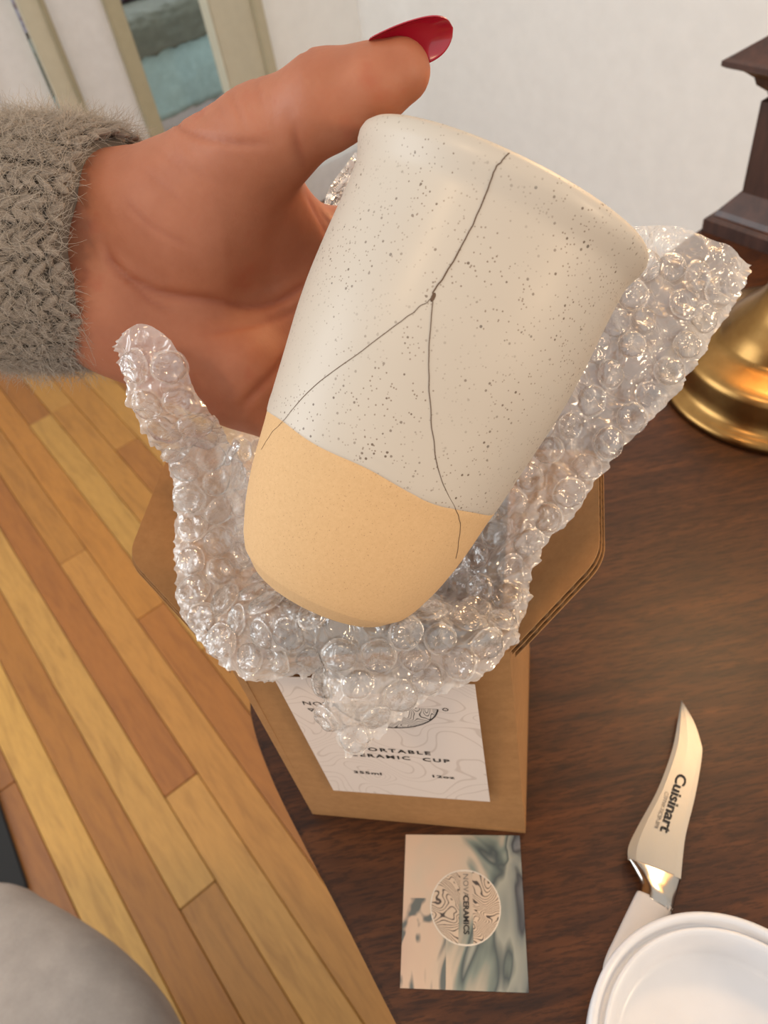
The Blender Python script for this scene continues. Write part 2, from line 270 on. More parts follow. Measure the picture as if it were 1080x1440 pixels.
def skin_mat():
    t = NT('hand_skin'); vec = t.coord('Object'); a = t.noise(vec, 45, 4, .6); f = t.noise(vec, 900, 3, .6); st = t.noise(t.coord('Object', (1, 1, 1)), 260, 3, .6, 1)
    c = t.ramp(a, [(.3, lin((160, 96, 66))), (.55, lin((170, 106, 76))), (.75, lin((166, 90, 62)))]).outputs[0]
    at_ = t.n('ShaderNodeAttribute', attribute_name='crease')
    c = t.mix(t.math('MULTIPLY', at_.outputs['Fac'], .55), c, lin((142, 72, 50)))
    t.set(Base_Color=c, Roughness=.56); t.b.inputs['Subsurface Weight'].default_value = .25
    t.b.inputs['Subsurface Radius'].default_value = (1, .35, .2); t.b.inputs['Subsurface Scale'].default_value = .004
    h = t.math('ADD', t.math('MULTIPLY', f.outputs[0], .4), st.outputs[0]); t.bump(h, .16, .0006); return t
M_skin = skin_mat()
M_nail = NT('red_nail_polish'); M_nail.set(Base_Color=lin((168, 16, 44)), Roughness=.18); M_nail.b.inputs['Coat Weight'].default_value = .8
M_nail.bump(M_nail.noise(M_nail.coord(), 150, 2), .03, .0003)

def wool(name, a, b):
    t = NT(name); vec = t.coord('Object'); v = t.noise(vec, 300, 4, .7); b_ = t.noise(vec, 40, 2)
    c = t.mix(v.outputs[0], lin(a), lin(b)); c = t.mix(.5, c, t.ramp(b_, [(.3, (.8, .8, .8)), (.7, (1.15, 1.15, 1.15))]).outputs[0], 'MULTIPLY')
    t.set(Base_Color=c, Roughness=.95); t.bump(v, .5, .0006); return t
M_wool = wool('grey_wool_knit', (118, 107, 96), (160, 148, 136))
M_wool_d = wool('dark_wool_backing', (84, 76, 68), (112, 102, 92))
M_fuzz = wool('pale_wool_fibre', (158, 146, 132), (196, 184, 170))

def film_mat(name, milk, edge, rim, scale, bstr):
    """thin clear film: mostly see-through, whitening at folds, glancing angles and its flattened rim, with sharp reflections"""
    t = NT(name); t.t.nodes.remove(t.b)
    vec = t.coord('Object'); n1 = t.noise(vec, scale, 2, .5, 1.2); n2 = t.noise(vec, scale * .42, 2, .5, .8)
    def ridge(n_, p): return t.math('POWER', t.math('SUBTRACT', 1.0, t.math('ABSOLUTE', t.math('SUBTRACT', t.math('MULTIPLY', n_.outputs[0], 2.0), 1.0)), True), p)
    hgt = t.math('ADD', t.math('MULTIPLY', ridge(n1, 7.0), .45), ridge(n2, 9.0))
    bp = t.n('ShaderNodeBump'); bp.inputs['Strength'].default_value = .75; bp.inputs['Distance'].default_value = .0016; bp.inputs['Strength'].default_value = bstr; t.put(bp.inputs['Height'], hgt)
    lw = t.n('ShaderNodeLayerWeight'); lw.inputs['Blend'].default_value = .4; t.put(lw.inputs['Normal'], bp.outputs[0])
    fr = t.n('ShaderNodeFresnel'); fr.inputs['IOR'].default_value = 1.5; t.put(fr.inputs['Normal'], bp.outputs[0])
    tr = t.n('ShaderNodeBsdfTransparent'); tr.inputs[0].default_value = (.975, .97, .965, 1)
    df = t.n('ShaderNodeBsdfDiffuse'); df.inputs[0].default_value = (.95, .89, .83, 1)
    tl = t.n('ShaderNodeBsdfTranslucent'); tl.inputs[0].default_value = (.95, .89, .83, 1)
    mk = t.n('ShaderNodeMixShader', i_0=.45); t.put(mk.inputs[1], df.outputs[0]); t.put(mk.inputs[2], tl.outputs[0])
    at_ = t.n('ShaderNodeAttribute', attribute_name='rim')
    fac = t.math('ADD', t.math('MULTIPLY', t.math('POWER', lw.outputs['Facing'], 1.6), edge), t.math('ADD', t.math('MULTIPLY', at_.outputs['Fac'], rim), milk), True)
    m1 = t.n('ShaderNodeMixShader'); t.put(m1.inputs[0], fac); t.put(m1.inputs[1], tr.outputs[0]); t.put(m1.inputs[2], mk.outputs[0])
    gl = t.n('ShaderNodeBsdfGlossy'); gl.inputs['Roughness'].default_value = .10; gl.inputs[0].default_value = (1, 1, 1, 1); t.put(gl.inputs['Normal'], bp.outputs[0])
    m2 = t.n('ShaderNodeMixShader'); t.put(m2.inputs[0], t.math('ADD', fr.outputs[0], .07, True)); t.put(m2.inputs[1], m1.outputs[0]); t.put(m2.inputs[2], gl.outputs[0])
    t.put(t.out.inputs[0], m2.outputs[0]); return t
M_film = film_mat('clear_plastic_film', .38, .6, .22, 120, .6)
M_bub = film_mat('clear_plastic_bubble', .05, .75, .22, 1.3, .25)

M_steel = NT('brushed_steel_blade'); _v = M_steel.noise(M_steel.coord('Object', (40, 3, 1), (0, 0, math.radians(-15))), 60, 2)
M_steel.set(Base_Color=lin((174, 170, 162)), Metallic=1., Roughness=M_steel.math('ADD', M_steel.math('MULTIPLY', _v.outputs[0], .18), .30))
M_bolster = plain('polished_steel_bolster', (186, 178, 168), .16, 1.)
M_handle = plain('grey_plastic_handle', (196, 190, 186), .4)
M_lid = plain('white_plastic_lid', (216, 216, 219), .3)
M_brass = NT('aged_brass'); _v = M_brass.noise(M_brass.coord(), 30, 4)
M_brass.set(Base_Color=M_brass.ramp(_v, [(.3, lin((128, 94, 52))), (.7, lin((172, 132, 78)))]).outputs[0], Metallic=1., Roughness=M_brass.math('ADD', M_brass.math('MULTIPLY', _v.outputs[0], .15), .22))
M_clock = NT('dark_mahogany'); _v = M_clock.noise(M_clock.coord('Object', (3, 3, .6)), 40, 4)
M_clock.set(Base_Color=M_clock.ramp(_v, [(.3, lin((44, 28, 23))), (.7, lin((70, 46, 38)))]).outputs[0], Roughness=.38)
M_chair = wool('light_grey_upholstery', (152, 143, 136), (168, 159, 152)); M_mat = plain('black_rubber_mat', (26, 24, 22), .8)
M_legwood = plain('dark_chair_leg_wood', (70, 48, 34), .5)
M_shade = plain('cream_lampshade_linen', (226, 210, 180), .9)
M_teal = wool('teal_fleece', (122, 150, 148), (178, 200, 196)); M_sheet = plain('white_cotton_sheet', (226, 232, 238), .9)
M_olive = wool('dark_olive_blanket', (84, 86, 76), (112, 114, 100))
def quilt_mat():
    t = NT('mauve_patterned_quilt'); v = t.noise(t.coord(), 22, 3, .6, 1.5)
    t.set(Base_Color=t.ramp(v, [(.42, lin((96, 70, 80))), (.5, lin((170, 165, 176))), (.62, lin((118, 110, 122)))]).outputs[0], Roughness=.9); return t
M_quilt = quilt_mat()
def card_mat():
    t = NT('marbled_card_print'); mp = t.coord('Object', (1, .55, 1)); mp.inputs['Location'].default_value = (.02, .013, 0)
    wv = t.noise(mp, 26, 2.5, .5, 1.6); ax = t.n('ShaderNodeSeparateXYZ'); tc = t.n('ShaderNodeTexCoord'); t.put(ax.inputs[0], tc.outputs['Object'])
    g = t.math('ADD', t.math('MULTIPLY', ax.outputs[0], 7.5), wv.outputs[0])
    c = t.ramp(g, [(.0, lin((190, 158, 138))), (.30, lin((198, 170, 146))), (.47, lin((190, 170, 148))), (.53, lin((120, 128, 118))), (.57, lin((70, 78, 78))), (.61, lin((146, 146, 134))), (.72, lin((112, 116, 112))), (.76, lin((58, 60, 64))), (.82, lin((104, 106, 108))), (1., lin((76, 76, 84)))]).outputs[0]
    p = t.noise(mp, 40, 2, .5, 2.0)
    left = t.math('LESS_THAN', ax.outputs[0], -.008); low = t.math('LESS_THAN', ax.outputs[1], .004)
    patch = t.ramp(p, [(.50, (0, 0, 0)), (.56, (1, 1, 1))]).outputs[0]
    c = t.mix(t.math('MULTIPLY', t.math('MULTIPLY', left, low), t.math('MULTIPLY', patch, .9)), c, lin((72, 84, 84)))
    t.set(Base_Color=c, Roughness=.4); return t
M_card = card_mat()
M_card_edge = plain('card_paper_edge', (214, 202, 186), .7)

# ---------------------------------------------------------------- setting: floor, walls, doorway
U = Vector((.5, -.866025, 0)); N = Vector((.866025, .5, 0))        # plank direction, across the planks
fl = bm_obj('floor', box_bm(-3.2, -2.2, -.06, 3.4, 6.2, -.014), plain('subfloor', (150, 100, 46), .6)); tag(fl, kind='structure')
PITCH = .0605; QE = -.158
tones = [(176, 120, 54), (194, 142, 72), (164, 104, 44), (198, 150, 80), (182, 124, 56), (172, 112, 48), (188, 132, 62)]
joint = {1: [-.6995, .02], 0: [-.535, .2], 4: [-1.806, -.9], -1: [-1.45, -.25], -2: [-1.2, -.35], 2: [-1.3, .0], 3: [-1.05, -.2], -3: [-.9, .05]}
tone_at = {0: [(204, 154, 86), (184, 128, 64), (186, 130, 66)], 1: [(172, 108, 48), (206, 152, 84), (180, 120, 60)], -1: [(152, 92, 30), (176, 116, 48)], -2: [(196, 146, 70), (214, 164, 88)], 2: [(186, 128, 60), (198, 140, 72)], 3: [(192, 130, 58), (176, 112, 48)]}
plank_me = {}
for k in range(-9, 16):
    cuts = sorted(joint.get(k, [])) or [random.uniform(-1.9, -1.1), random.uniform(-.6, .1)]
    a = cuts[0] - random.uniform(.9, 1.3)
    cuts = [max(a, -3.0)] + cuts + [cuts[-1] + 1.0]
    for i in range(len(cuts) - 1):
        L = cuts[i + 1] - cuts[i]
        me = bpy.data.meshes.new('plank'); bm = box_bm(-(PITCH - .0010) / 2, -(L - .0012) / 2, -.014, (PITCH - .0010) / 2, (L - .0012) / 2, random.uniform(-.0006, .0002), .0012, 1); bm.to_mesh(me); bm.free()
        o = link('plank', me, M_plank, fl)
        c = U * ((cuts[i] + cuts[i + 1]) / 2) + N * (QE + (k + .5) * PITCH)
        o.location = c; o.rotation_euler = (0, 0, math.radians(30))
        tn = tone_at[k][min(i, len(tone_at[k]) - 1)] if k in tone_at else random.choice(tones)
        o.color = lin((tn[0] * .93, tn[1] * .91, tn[2] * .80))

W0 = Vector((0, 2.5, 0)); WD = Vector((.866025, .5, 0)); WN = Vector((.5, -.866025, 0))   # doorway wall: along WD, facing WN
WM = Matrix.Translation(W0) @ Matrix(((WD.x, -WN.x, 0), (WD.y, -WN.y, 0), (0, 0, 1))).to_4x4()   # local x along the wall, +y behind it
def wall_box(name, x0, y0, z0, x1, y1, z1, m, parent=None, bev=0, kind='structure'):
    bm = box_bm(x0, y0, z0, x1, y1, z1, bev); bm.transform(WM); o = bm_obj(name, bm, m, parent)
    if kind and not parent: tag(o, kind=kind)
    return o
SC = .263
wb = wall_box('wall_back', -.215, 0, 0, SC, .03, 2.5, M_wall)
wall_box('wall_panel', -.62, 0, 0, -.4455, .03, 2.5, M_white, wb)
wall_box('wall_panel', -2.6, 0, 0, -1.45, .1, 2.5, M_wall, wb)
wall_box('lintel', -1.45, 0, 2.05, -.215, .1, 2.5, M_wall, wb)
# casings
t1 = wall_box('trim_1', -.214, -.018, 0, -.092, 0, 2.1, M_trim, bev=.002); tag(t1, 'wide cream door casing on the right of the doorway')
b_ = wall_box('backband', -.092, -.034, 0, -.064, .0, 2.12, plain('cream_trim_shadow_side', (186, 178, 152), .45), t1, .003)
wall_box('jamb', -.217, -.018, 0, -.214, .03, 2.1, M_trim, t1)
t2 = wall_box('trim_2', -.482, -.02, 0, -.4418, .03, 2.1, plain('olive_cream_trim', (172, 164, 136), .5), bev=.002); tag(t2, 'narrow cream casing on the left of the doorway')
t3 = wall_box('trim_3', -.680, -.02, 0, -.622, .0, 2.1, M_trim, bev=.003); tag(t3, 'cream casing strip at the far left')
wall_box('bead', -.634, -.03, 0, -.622, -.02, 2.1, plain('olive_cream_bead', (160, 152, 126), .5), t3, .002)
d1 = wall_box('door_1', -1.45, .02, 0, -.680, .06, 2.05, M_white, bev=.002); tag(d1, 'white door at the far left edge')
for z0, z1 in ((.15, .9), (1.05, 1.9)): wall_box('door_panel', -1.35, .012, z0, -.80, .02, z1, M_white, d1, .004)
wl = bm_obj('wall_right', (lambda bm: (bm.transform(Matrix.Translation(W0 + WD * SC) @ Matrix(((U.x, N.x, 0), (U.y, N.y, 0), (0, 0, 1))).to_4x4()), bm)[1])(box_bm(0, 0, 0, 3.6, .1, 2.5)), M_wall); tag(wl, kind='structure')
bb = bm_obj('baseboard_right', (lambda bm: (bm.transform(Matrix.Translation(W0 + WD * SC) @ Matrix(((U.x, N.x, 0), (U.y, N.y, 0), (0, 0, 1))).to_4x4()), bm)[1])(box_bm(0.02, -.015, 0, 3.6, 0, .11, .003)), M_white); tag(bb, kind='structure')
bb2 = wall_box('baseboard_back', -.06, -.015, 0, SC - .01, 0, .11, M_white, bev=.003)
wall_box('wall_bedroom', -3, 2.6, 0, 2.2, 2.7, 2.5, plain('bedroom_wall_paint', (206, 212, 216), .9))

# ---------------------------------------------------------------- bed in the next room
def bed_box(name, x0, y0, z0, x1, y1, z1, m, parent, bev, seg=4):
    return bm_obj(name, box_bm(x0, y0, z0, x1, y1, z1, bev, seg), m, parent, True)
bed = empty('bed', (-.4563, 2.6985, 0), 'bed with teal fleece blanket and white sheet seen through the doorway', 'bed', math.radians(32))
bed_box('bed_skirt', -.8, .02, .02, 1.0, 1.5, .30, M_sheet, bed, .02)
bed_box('mattress', -.8, .0, .16, 1.0, 1.5, .52, M_sheet, bed, .05)
def blanket(name, y1, m, zt, hem, seed, x0=-.82, x1=1.02, y0=-.02):
    V, F = [], []; nx, ny = 120, 50
    for i in range(nx):
        for j in range(ny):
            x = x0 + (x1 - x0) * i / (nx - 1); s = (y1 - y0 + zt - hem) * j / (ny - 1); drop = zt - hem
            if s < drop: y, z = y0, hem + s
            else: y, z = y0 + (s - drop), zt
            k = abs(s - drop); 
            if k < .05: z -= (.05 - k) ** 2 * 6; y += (.05 - k) ** 2 * 5
            n_ = noise.noise(Vector((x * 6, s * 6, seed))) * .012 + noise.noise(Vector((x * 45, s * 45, seed))) * .006
            V.append((x, y - n_, z + n_ + (noise.noise(Vector((x * 30, 3, seed))) * .008 if j == 0 else 0)))
    for i in range(nx - 1):
        for j in range(ny - 1): F.append((i * ny + j, (i + 1) * ny + j, (i + 1) * ny + j + 1, i * ny + j + 1))
    o = mesh(name, V, F, m, bed, True); s_ = o.modifiers.new('thick', 'SOLIDIFY'); s_.thickness = .01; s_.offset = -1; return o
blanket('blanket', .55, M_teal, .535, .275, 2.0)
blanket('folded_blanket', .16, M_olive, .56, .455, 5.0, -.7, .9, -.035)
qb = bed_box('quilt', -.82, .14, .52, 1.0, 1.52, .64, M_quilt, bed, .06)

# ---------------------------------------------------------------- floor mat, chair
mt = bm_obj('floor_mat', prism([(-1.25, 1.35), (-1.55, 1.05), (-1.2, -.1), (-.62, .40), (-.640, .465), (-.712, .611), (-.80, .80)], .0005, .008, .002), M_mat)
tag(mt, 'black mat on the wood floor at the left edge', 'mat')
ch = empty('upholstered_chair', (-.62, .02, 0), 'light grey upholstered chair with rounded seat at the bottom left corner', 'chair')
seat_pts = [(-.46, .300), (-.407, .289), (-.3815, .2737), (-.3354, .2424), (-.3013, .2137), (-.2748, .1841), (-.2606, .1625), (-.2523, .1466), (-.243, .11), (-.25, -.05), (-.33, -.25), (-.6, -.36), (-.9, -.28), (-1.0, 0), (-.9, .24), (-.65, .31)]
sp = spline(seat_pts + [seat_pts[0]], 80)[:-1]
def cushion(pts, levels, name, m):
    c = sum((Vector((p[0] + .62, p[1] - .02)) for p in pts), Vector((0, 0))) / len(pts); V, F = [], []; n = len(pts)
    for f, z in levels:
        for p in pts: q = c + (Vector((p[0] + .62, p[1] - .02)) - c) * f; V.append((q.x, q.y, z))
    for i in range(len(levels) - 1):
        for k in range(n): F.append((i * n + k, i * n + (k + 1) % n, (i + 1) * n + (k + 1) % n, (i + 1) * n + k))
    F.append(tuple(range(n))[::-1]); F.append(tuple((len(levels) - 1) * n + k for k in range(n))); return mesh(name, V, F, m, ch, True)
cushion(sp, [(.90, .385), (.97, .390), (.995, .400), (1, .415), (1, .435), (.99, .452), (.965, .465), (.92, .474), (.85, .480), (.7, .485), (.4, .488), (.1, .489)], 'seat_cushion', M_chair)
cushion(sp, [(.90, .34), (.90, .386)], 'seat_frame', M_legwood)
for lx, ly in ((.30, .12), (.26, -.20), (-.28, -.2), (-.28, .16)):
    V, F = tube([(lx, ly, .345), (lx * 1.04, ly * 1.04, .0)], [.022, .014], 12); mesh('leg', V, F, M_legwood, ch, True)

# ---------------------------------------------------------------- table
tab_pts = [(-.0150, .0060), (-.04105, .06747), (-.05968, .11412), (-.07489, .15064), (-.09003, .18947), (-.0996, .2229), (-.1012, .2480), (-.092, .285), (-.055, .335), (.02, .40), (.13, .49), (.25, .578), (.335, .638), (.47, .716), (.66, .80), (.86, .75), (.98, .45), (.98, .1), (.8, -.25), (.45, -.4), (.12, -.25)]
tp = spline(tab_pts + [tab_pts[0]], 160)[:-1]
tb = empty('dining_table', (.4, .2, 0), 'dark brown wooden table with curved edge under the cardboard box', 'table')
bm_obj('tabletop', prism([(p[0] - .4, p[1] - .2) for p in tp], .722, .75, .002, 2), M_table, tb, False)
bm_obj('apron', prism([((p[0] - .4) * .86, (p[1] - .2) * .86) for p in tp], .64, .722), M_table, tb)
for lx, ly in ((-.33, .05), (.0, .42), (.42, .2), (.1, -.42)):
    V, F = tube([(lx, ly, .66), (lx, ly, .0)], [.03, .018], 16); mesh('leg', V, F, M_table, tb, True)

# ---------------------------------------------------------------- mantel clock (dark wooden case) and brass lamp
E1 = Vector((.5, -.866025, 0)); E2 = Vector((.866025, .5, 0))
ck_o = E1 * -.295 + E2 * .69
ck = empty('mantel_clock', (ck_o.x, ck_o.y, .75), 'dark wooden cased mantel clock with moulded cap beside the brass lamp', 'clock', math.radians(-60))
def rings(levels, hx, hy):
    """stack of rectangular sections: (inset, z)"""
    bm = bmesh.new(); prev = None
    for ins, z in levels:
        r = [bm.verts.new((sx * (hx - ins), sy * (hy - ins), z)) for sx, sy in ((-1, -1), (1, -1), (1, 1), (-1, 1))]
        if prev:
            for i in range(4): bm.faces.new((prev[i], prev[(i + 1) % 4], r[(i + 1) % 4], r[i]))
        else: bm.faces.new(r[::-1])
        prev = r
    bm.faces.new(prev); return bm
bm_obj('base', rings([(0, 0), (0, .012), (.003, .015), (.006, .0155), (.008, .020), (.020, .036), (.022, .037)], .0865, .066), M_clock, ck)
bm_obj('case', rings([(0, .036), (0, .114)], .0655, .0455), M_clock, ck)
bm_obj('cornice', rings([(.030, .112), (.029, .115), (.022, .121), (.020, .127), (.012, .134), (.003, .137), (0, .139), (0, .143), (.004, .1445), (.034, .166), (.05, .168)], .1000, .058), M_clock, ck)
for sx in (-1, 1):
    bm_obj('carved_panel', (lambda bm: (bm.transform(Matrix.Translation((sx * .0655 * .0, -.0455, .075))), bm)[1])(box_bm(sx * .03 - .018, -.0015, -.028, sx * .03 + .018, .0015, .028, .0012)), M_clock, ck)
V, F = lathe([(0, .0), (.026, 0), (.028, .002), (.026, .004), (.022, .0045), (0, .0045)], 40)
cf = mesh('clock_face', V, F, M_brass, ck, True); cf.rotation_euler = (PI / 2, 0, 0); cf.location = (0, -.0465, .075)

LX, LY = .3126, .4203
lp = empty('brass_table_lamp', (LX, LY, .75), 'brass table lamp base with stepped round foot on the dark table', 'lamp')
V, F = lathe([(0, 0), (.0835, 0), (.0855, .0015), (.0858, .0042), (.0845, .0068), (.081, .0085), (.0775, .0105), (.0758, .0140), (.0750, .0200), (.0746, .0300), (.0738, .0335), (.0705, .0365), (.0650, .0385), (.0560, .0405), (.0505, .0425), (.0485, .0450), (.0465, .0490), (.0420, .0550), (.0350, .0620), (.0285, .0700), (.0240, .0790), (.0215, .0880), (0, .0885)], 128)
mesh('foot', V, F, M_brass, lp, True)
V, F = lathe([(.0215, .086), (.0235, .092), (.0215, .098), (.015, .106), (.012, .13), (.012, .20), (.016, .21), (.012, .22), (.010, .30), (.014, .34), (.014, .37), (0, .372)], 48)
mesh('stem', V, F, M_brass, lp, True)
V, F = lathe([(.165, .40), (.10, .60), (.0985, .60), (.1635, .40), (.165, .40)], 64)
mesh('lamp_shade', V, F, M_shade, lp, True)

# ---------------------------------------------------------------- cardboard box
A = Vector((*BOX_LOW[0], .7503)); B = Vector((*BOX_LOW[1], .7503)); AT = Vector(BOX_T[0]); BT = Vector(BOX_T[1])
sd = Vector((math.cos(math.radians(73)), math.sin(math.radians(73)), 0)) * .108
bx = empty('cardboard_box', ((A + B + sd) / 2).to_tuple(), 'brown cardboard box with white printed label, open flaps, standing on the table', 'box')
bx.location.z = .75
A2, B2, AT2, BT2 = A + sd, B + sd * .98, AT + sd, BT + sd
TH = .0032
def panel(name, p, out, th, m, parent, bow=.0, n=10):
    """a slightly bowed board over four corner points (low left, low right, top right, top left), thickness inward"""
    V, F = [], []
    for layer in (0, 1):
        for i in range(n + 1):
            for j in range(n + 1):
                u, v = i / n, j / n; q = (p[0] * (1 - u) + p[1] * u) * (1 - v) + (p[3] * (1 - u) + p[2] * u) * v
                q = q + out * (bow * 16 * u * (1 - u) * v * (1 - v)) - out * (th * layer); V.append(q)
    k = (n + 1) ** 2
    for i in range(n):
        for j in range(n):
            a = i * (n + 1) + j; f = (a, a + n + 1, a + n + 2, a + 1); F.append(f); F.append(tuple(x + k for x in f[::-1]))
    edge = [i * (n + 1) for i in range(n + 1)] + [n * (n + 1) + j for j in range(1, n + 1)] + [i * (n + 1) + n for i in range(n - 1, -1, -1)] + [j for j in range(n - 1, 0, -1)]
    for a, b in zip(edge, edge[1:] + edge[:1]): F.append((b, a, a + k, b + k))
    o = mesh(name, V, F, m, None, False); child_world(o, parent); return o
def out_of(p, ref):
    n_ = (p[1] - p[0]).cross(p[3] - p[0]).normalized(); return n_ if n_.dot((p[0] + p[2]) / 2 - ref) > 0 else -n_
ref = (A + B2 + AT + BT2) / 4
for nm, p in (('front_panel', (A, B, BT, AT)), ('right_panel', (B, B2, BT2, BT)), ('left_panel', (A2, A, AT, AT2)), ('back_panel', (B2, A2, AT2, BT2))):
    panel(nm, p, out_of(p, ref), TH, M_kraft, bx, .0012)
panel('bottom_panel', (A, B, B2, A2), Vector((0, 0, -1)), TH, M_kraft, bx)
def flap(name, h0, o0, o1, h1, th=.004):
    """hinge h0..h1, outer corners o0, o1: three liners with two layers of fluting between them"""
    h0, o0, o1, h1 = map(Vector, (h0, o0, o1, h1)); nrm = (o0 - h0).cross(h1 - h0).normalized(); nrm = nrm if nrm.z > 0 else -nrm; o1 = o1 - nrm * (o1 - h0).dot(nrm)
    def round_corner(a, b, c, r=.008, n=6):
        p = b + (a - b).normalized() * r; q = b + (c - b).normalized() * r
        return [(p * (1 - t) ** 2 + b * 2 * t * (1 - t) + q * t * t) for t in [k / n for k in range(n + 1)]]
    poly = [h0] + round_corner(h0, o0, o1) + round_corner(o0, o1, h1) + [h1]
    bm = bmesh.new()
    for z in (0, -th / 2, -th):
        up = [bm.verts.new(p + nrm * z) for p in poly]; dn = [bm.verts.new(p + nrm * (z - .00035)) for p in poly]
        bm.faces.new(up); bm.faces.new(dn[::-1])
        for i in range(len(poly)): j = (i + 1) % len(poly); bm.faces.new((up[i], dn[i], dn[j], up[j]))
    o = bm_obj(name, bm, M_kraft); child_world(o, bx)
    fb = bmesh.new(); ax = (o1 - o0).normalized(); across = (ax.cross(nrm)).normalized(); c0 = (h0 + h1) / 2
    if across.dot(o0 - h0) < 0: across = -across
    def hits(s):
        q = c0 + ax * s; best = 0
        for a, b in zip(poly, poly[1:]):
            da, db = (a - q).dot(ax), (b - q).dot(ax)
            if (da <= 0 <= db) or (db <= 0 <= da):
                f = da / (da - db) if abs(da - db) > 1e-9 else 0; best = max(best, (a.lerp(b, f) - q).dot(across))
        return best
    for lay in (0, 1):
        prev = None; s = -.075
        while s < .075:
            L = hits(s)
            z = -th * .25 - th / 2 * lay + th * .21 * math.sin(s * 2 * PI / .0045)
            if L > .004:
                q = c0 + ax * s + nrm * (z - .0002); r = (fb.verts.new(q), fb.verts.new(q + across * (L - .0004)))
                if prev: fb.faces.new((prev[0], r[0], r[1], prev[1]))
                prev = r
            else: prev = None
            s += .00056
    f = bm_obj('fluting', fb, M_kraft_d, None, True); tag(f, kind='stuff'); child_world(f, o)
    return o
FL = [Vector(p) for p in FLAP]
flap('flap', AT, FL[0], FL[1] + (FL[1] - FL[0]) * .15, AT2)
flap('flap', BT, FL[3], FL[2] + (FL[2] - FL[3]) * .55, BT2)
# label on the front
fx = (B - A).normalized(); fn = out_of((A, B, BT, AT), ref); fz = fn.cross(fx); fz = fz if fz.z > 0 else -fz
def front(x, z, off=0.0017): return A + fx * x + fz * z + fn * off
FM = Matrix((fx, fz, fn)).transposed().to_4x4(); FM.translation = A
lab_pts = [(.0193, .0395), (.0948, .0414), (.0935, .1500), (.0165, .1480)]
lb = prism(lab_pts, .0014, .0017); lb.transform(FM); lab = bm_obj('label', lb, M_label); tag(lab, 'white paper label with printed contour lines'); child_world(lab, bx)
def put(body, x, z, size, m, sx=1.5, align='LEFT', space=1.1, bold=0, par=lab):
    o = text('printed_text', body, size, FM @ Matrix.Translation((x, z, .00185)), m, None, sx, align, space, bold); child_world(o, par); return o
put('PORTABLE', .0408, .0880, .0046, M_ink, 1.15, space=1.3, bold=.00012); put('CERAMIC  CUP', .0350, .0815, .0046, M_ink, 1.15, space=1.3, bold=.00012)
put('355ml', .0335, .0628, .0037, M_ink, 1.35, bold=.0001); put('12oz', .0694, .0648, .0037, M_ink, 1.35, bold=.0001)
put('NOVA', .0236, .1268, .0044, M_ink, 1.15, space=1.1)
tri = bmesh.new(); o_ = [tri.verts.new(v) for v in ((.0247, .1240, .0019), (.0277, .1240, .0019), (.0262, .1213, .0019))]; i_ = [tri.verts.new(v) for v in ((.0254, .1236, .0019), (.0270, .1236, .0019), (.0262, .1222, .0019))]
for k in range(3): tri.faces.new((o_[k], o_[(k + 1) % 3], i_[(k + 1) % 3], i_[k]))
tri.transform(FM); child_world(bm_obj('printed_triangle', tri, M_ink), lab)
def disc(cx, cy, r, z, M, m, name, parent, ang=(0, 2 * PI), ring=None, n=48):
    """flat printed segment or ring"""
    bm = bmesh.new(); L = [ang[0] + (ang[1] - ang[0]) * k / n for k in range(n + 1)]
    if ring:
        a = [bm.verts.new((cx + r * math.cos(t), cy + r * math.sin(t), z)) for t in L]; b = [bm.verts.new((cx + ring * math.cos(t), cy + ring * math.sin(t), z)) for t in L]
        for k in range(n): bm.faces.new((a[k], a[k + 1], b[k + 1], b[k]))
    else: bm.faces.new([bm.verts.new((cx + r * math.cos(t), cy + r * math.sin(t), z)) for t in L[:-1 if ang[1] - ang[0] > 6.2 else None]])
    bm.transform(M); o = bm_obj(name, bm, m); child_world(o, parent); return o
disc(.0575, .1325, .0208, .0018, FM, M_logo, 'printed_emblem', lab, (PI + .13, 2 * PI - .13))
disc(.0575, .1325, .0208, .0018, FM, M_logo, 'printed_emblem', lab, (.36, PI - .36))
disc(.0575, .1325, .0212, .0019, FM, M_ink, 'printed_ring', lab, (PI + .13, 2 * PI - .13), .0206)
disc(.0812, .1300, .0012, .0019, FM, M_ink, 'printed_drop', lab, (0, 2 * PI), .0008, 20)

# ---------------------------------------------------------------- cup
cup = bpy.data.objects.new('ceramic_cup', None); C.objects.link(cup); cup.empty_display_size = .02
CM = Matrix(CUP_M).to_4x4(); CM.translation = Vector(RIM_C); cup.matrix_world = CM
tag(cup, 'cracked speckled cream ceramic cup with bare clay base held by the hand', 'cup')
ps = np.array(CUP_PROFILE); 
def rad(s): return float(np.interp(s, ps[:, 0], ps[:, 1]))
def smooth_rad(s):
    return sum(rad(s + d) for d in (-.003, -.0015, 0, .0015, .003)) / 5 if .012 < s < .115 else rad(s)
S_G = .0822; S_B = .1275
outer = [(.0438, -.0022), (.04335, -.0006), (.0426, 0)]
# clay body: inner wall, rim, outer wall (slightly inside the glaze), foot
body = [(.0, -S_B + .008), (.018, -S_B + .0078), (.0225, -S_B + .012)]
for s in np.linspace(.108, .012, 24): body.append((smooth_rad(s) - .0042, -s))
body += [(.0396, -.006), (.0402, -.002), (.0408, -.0012), (.0422, -.0014), (.0430, -.0030), (.0428, -.0060)]
for s in np.linspace(.0085, S_G - .0006, 40): body.append((smooth_rad(s) - .0004, -s))
for s in np.linspace(S_G + .0003, .1232, 26): body.append((smooth_rad(s), -s))
_r = smooth_rad(.1236); body += [(_r - .0001, -.1237), (_r - .0004, -.1240), (_r - .0010, -.1245), (_r - .0044, -.1279), (_r - .0050, -.1283), (_r - .0056, -.1285), (.0, -.1283)]
V, F = lathe(body, 160); mesh('clay_body', V, F, M_clay, cup, True)['label'] = 'bare tan clay lower body'
gl = [(smooth_rad(s) - .0046, -s) for s in np.linspace(.100, .014, 20)]
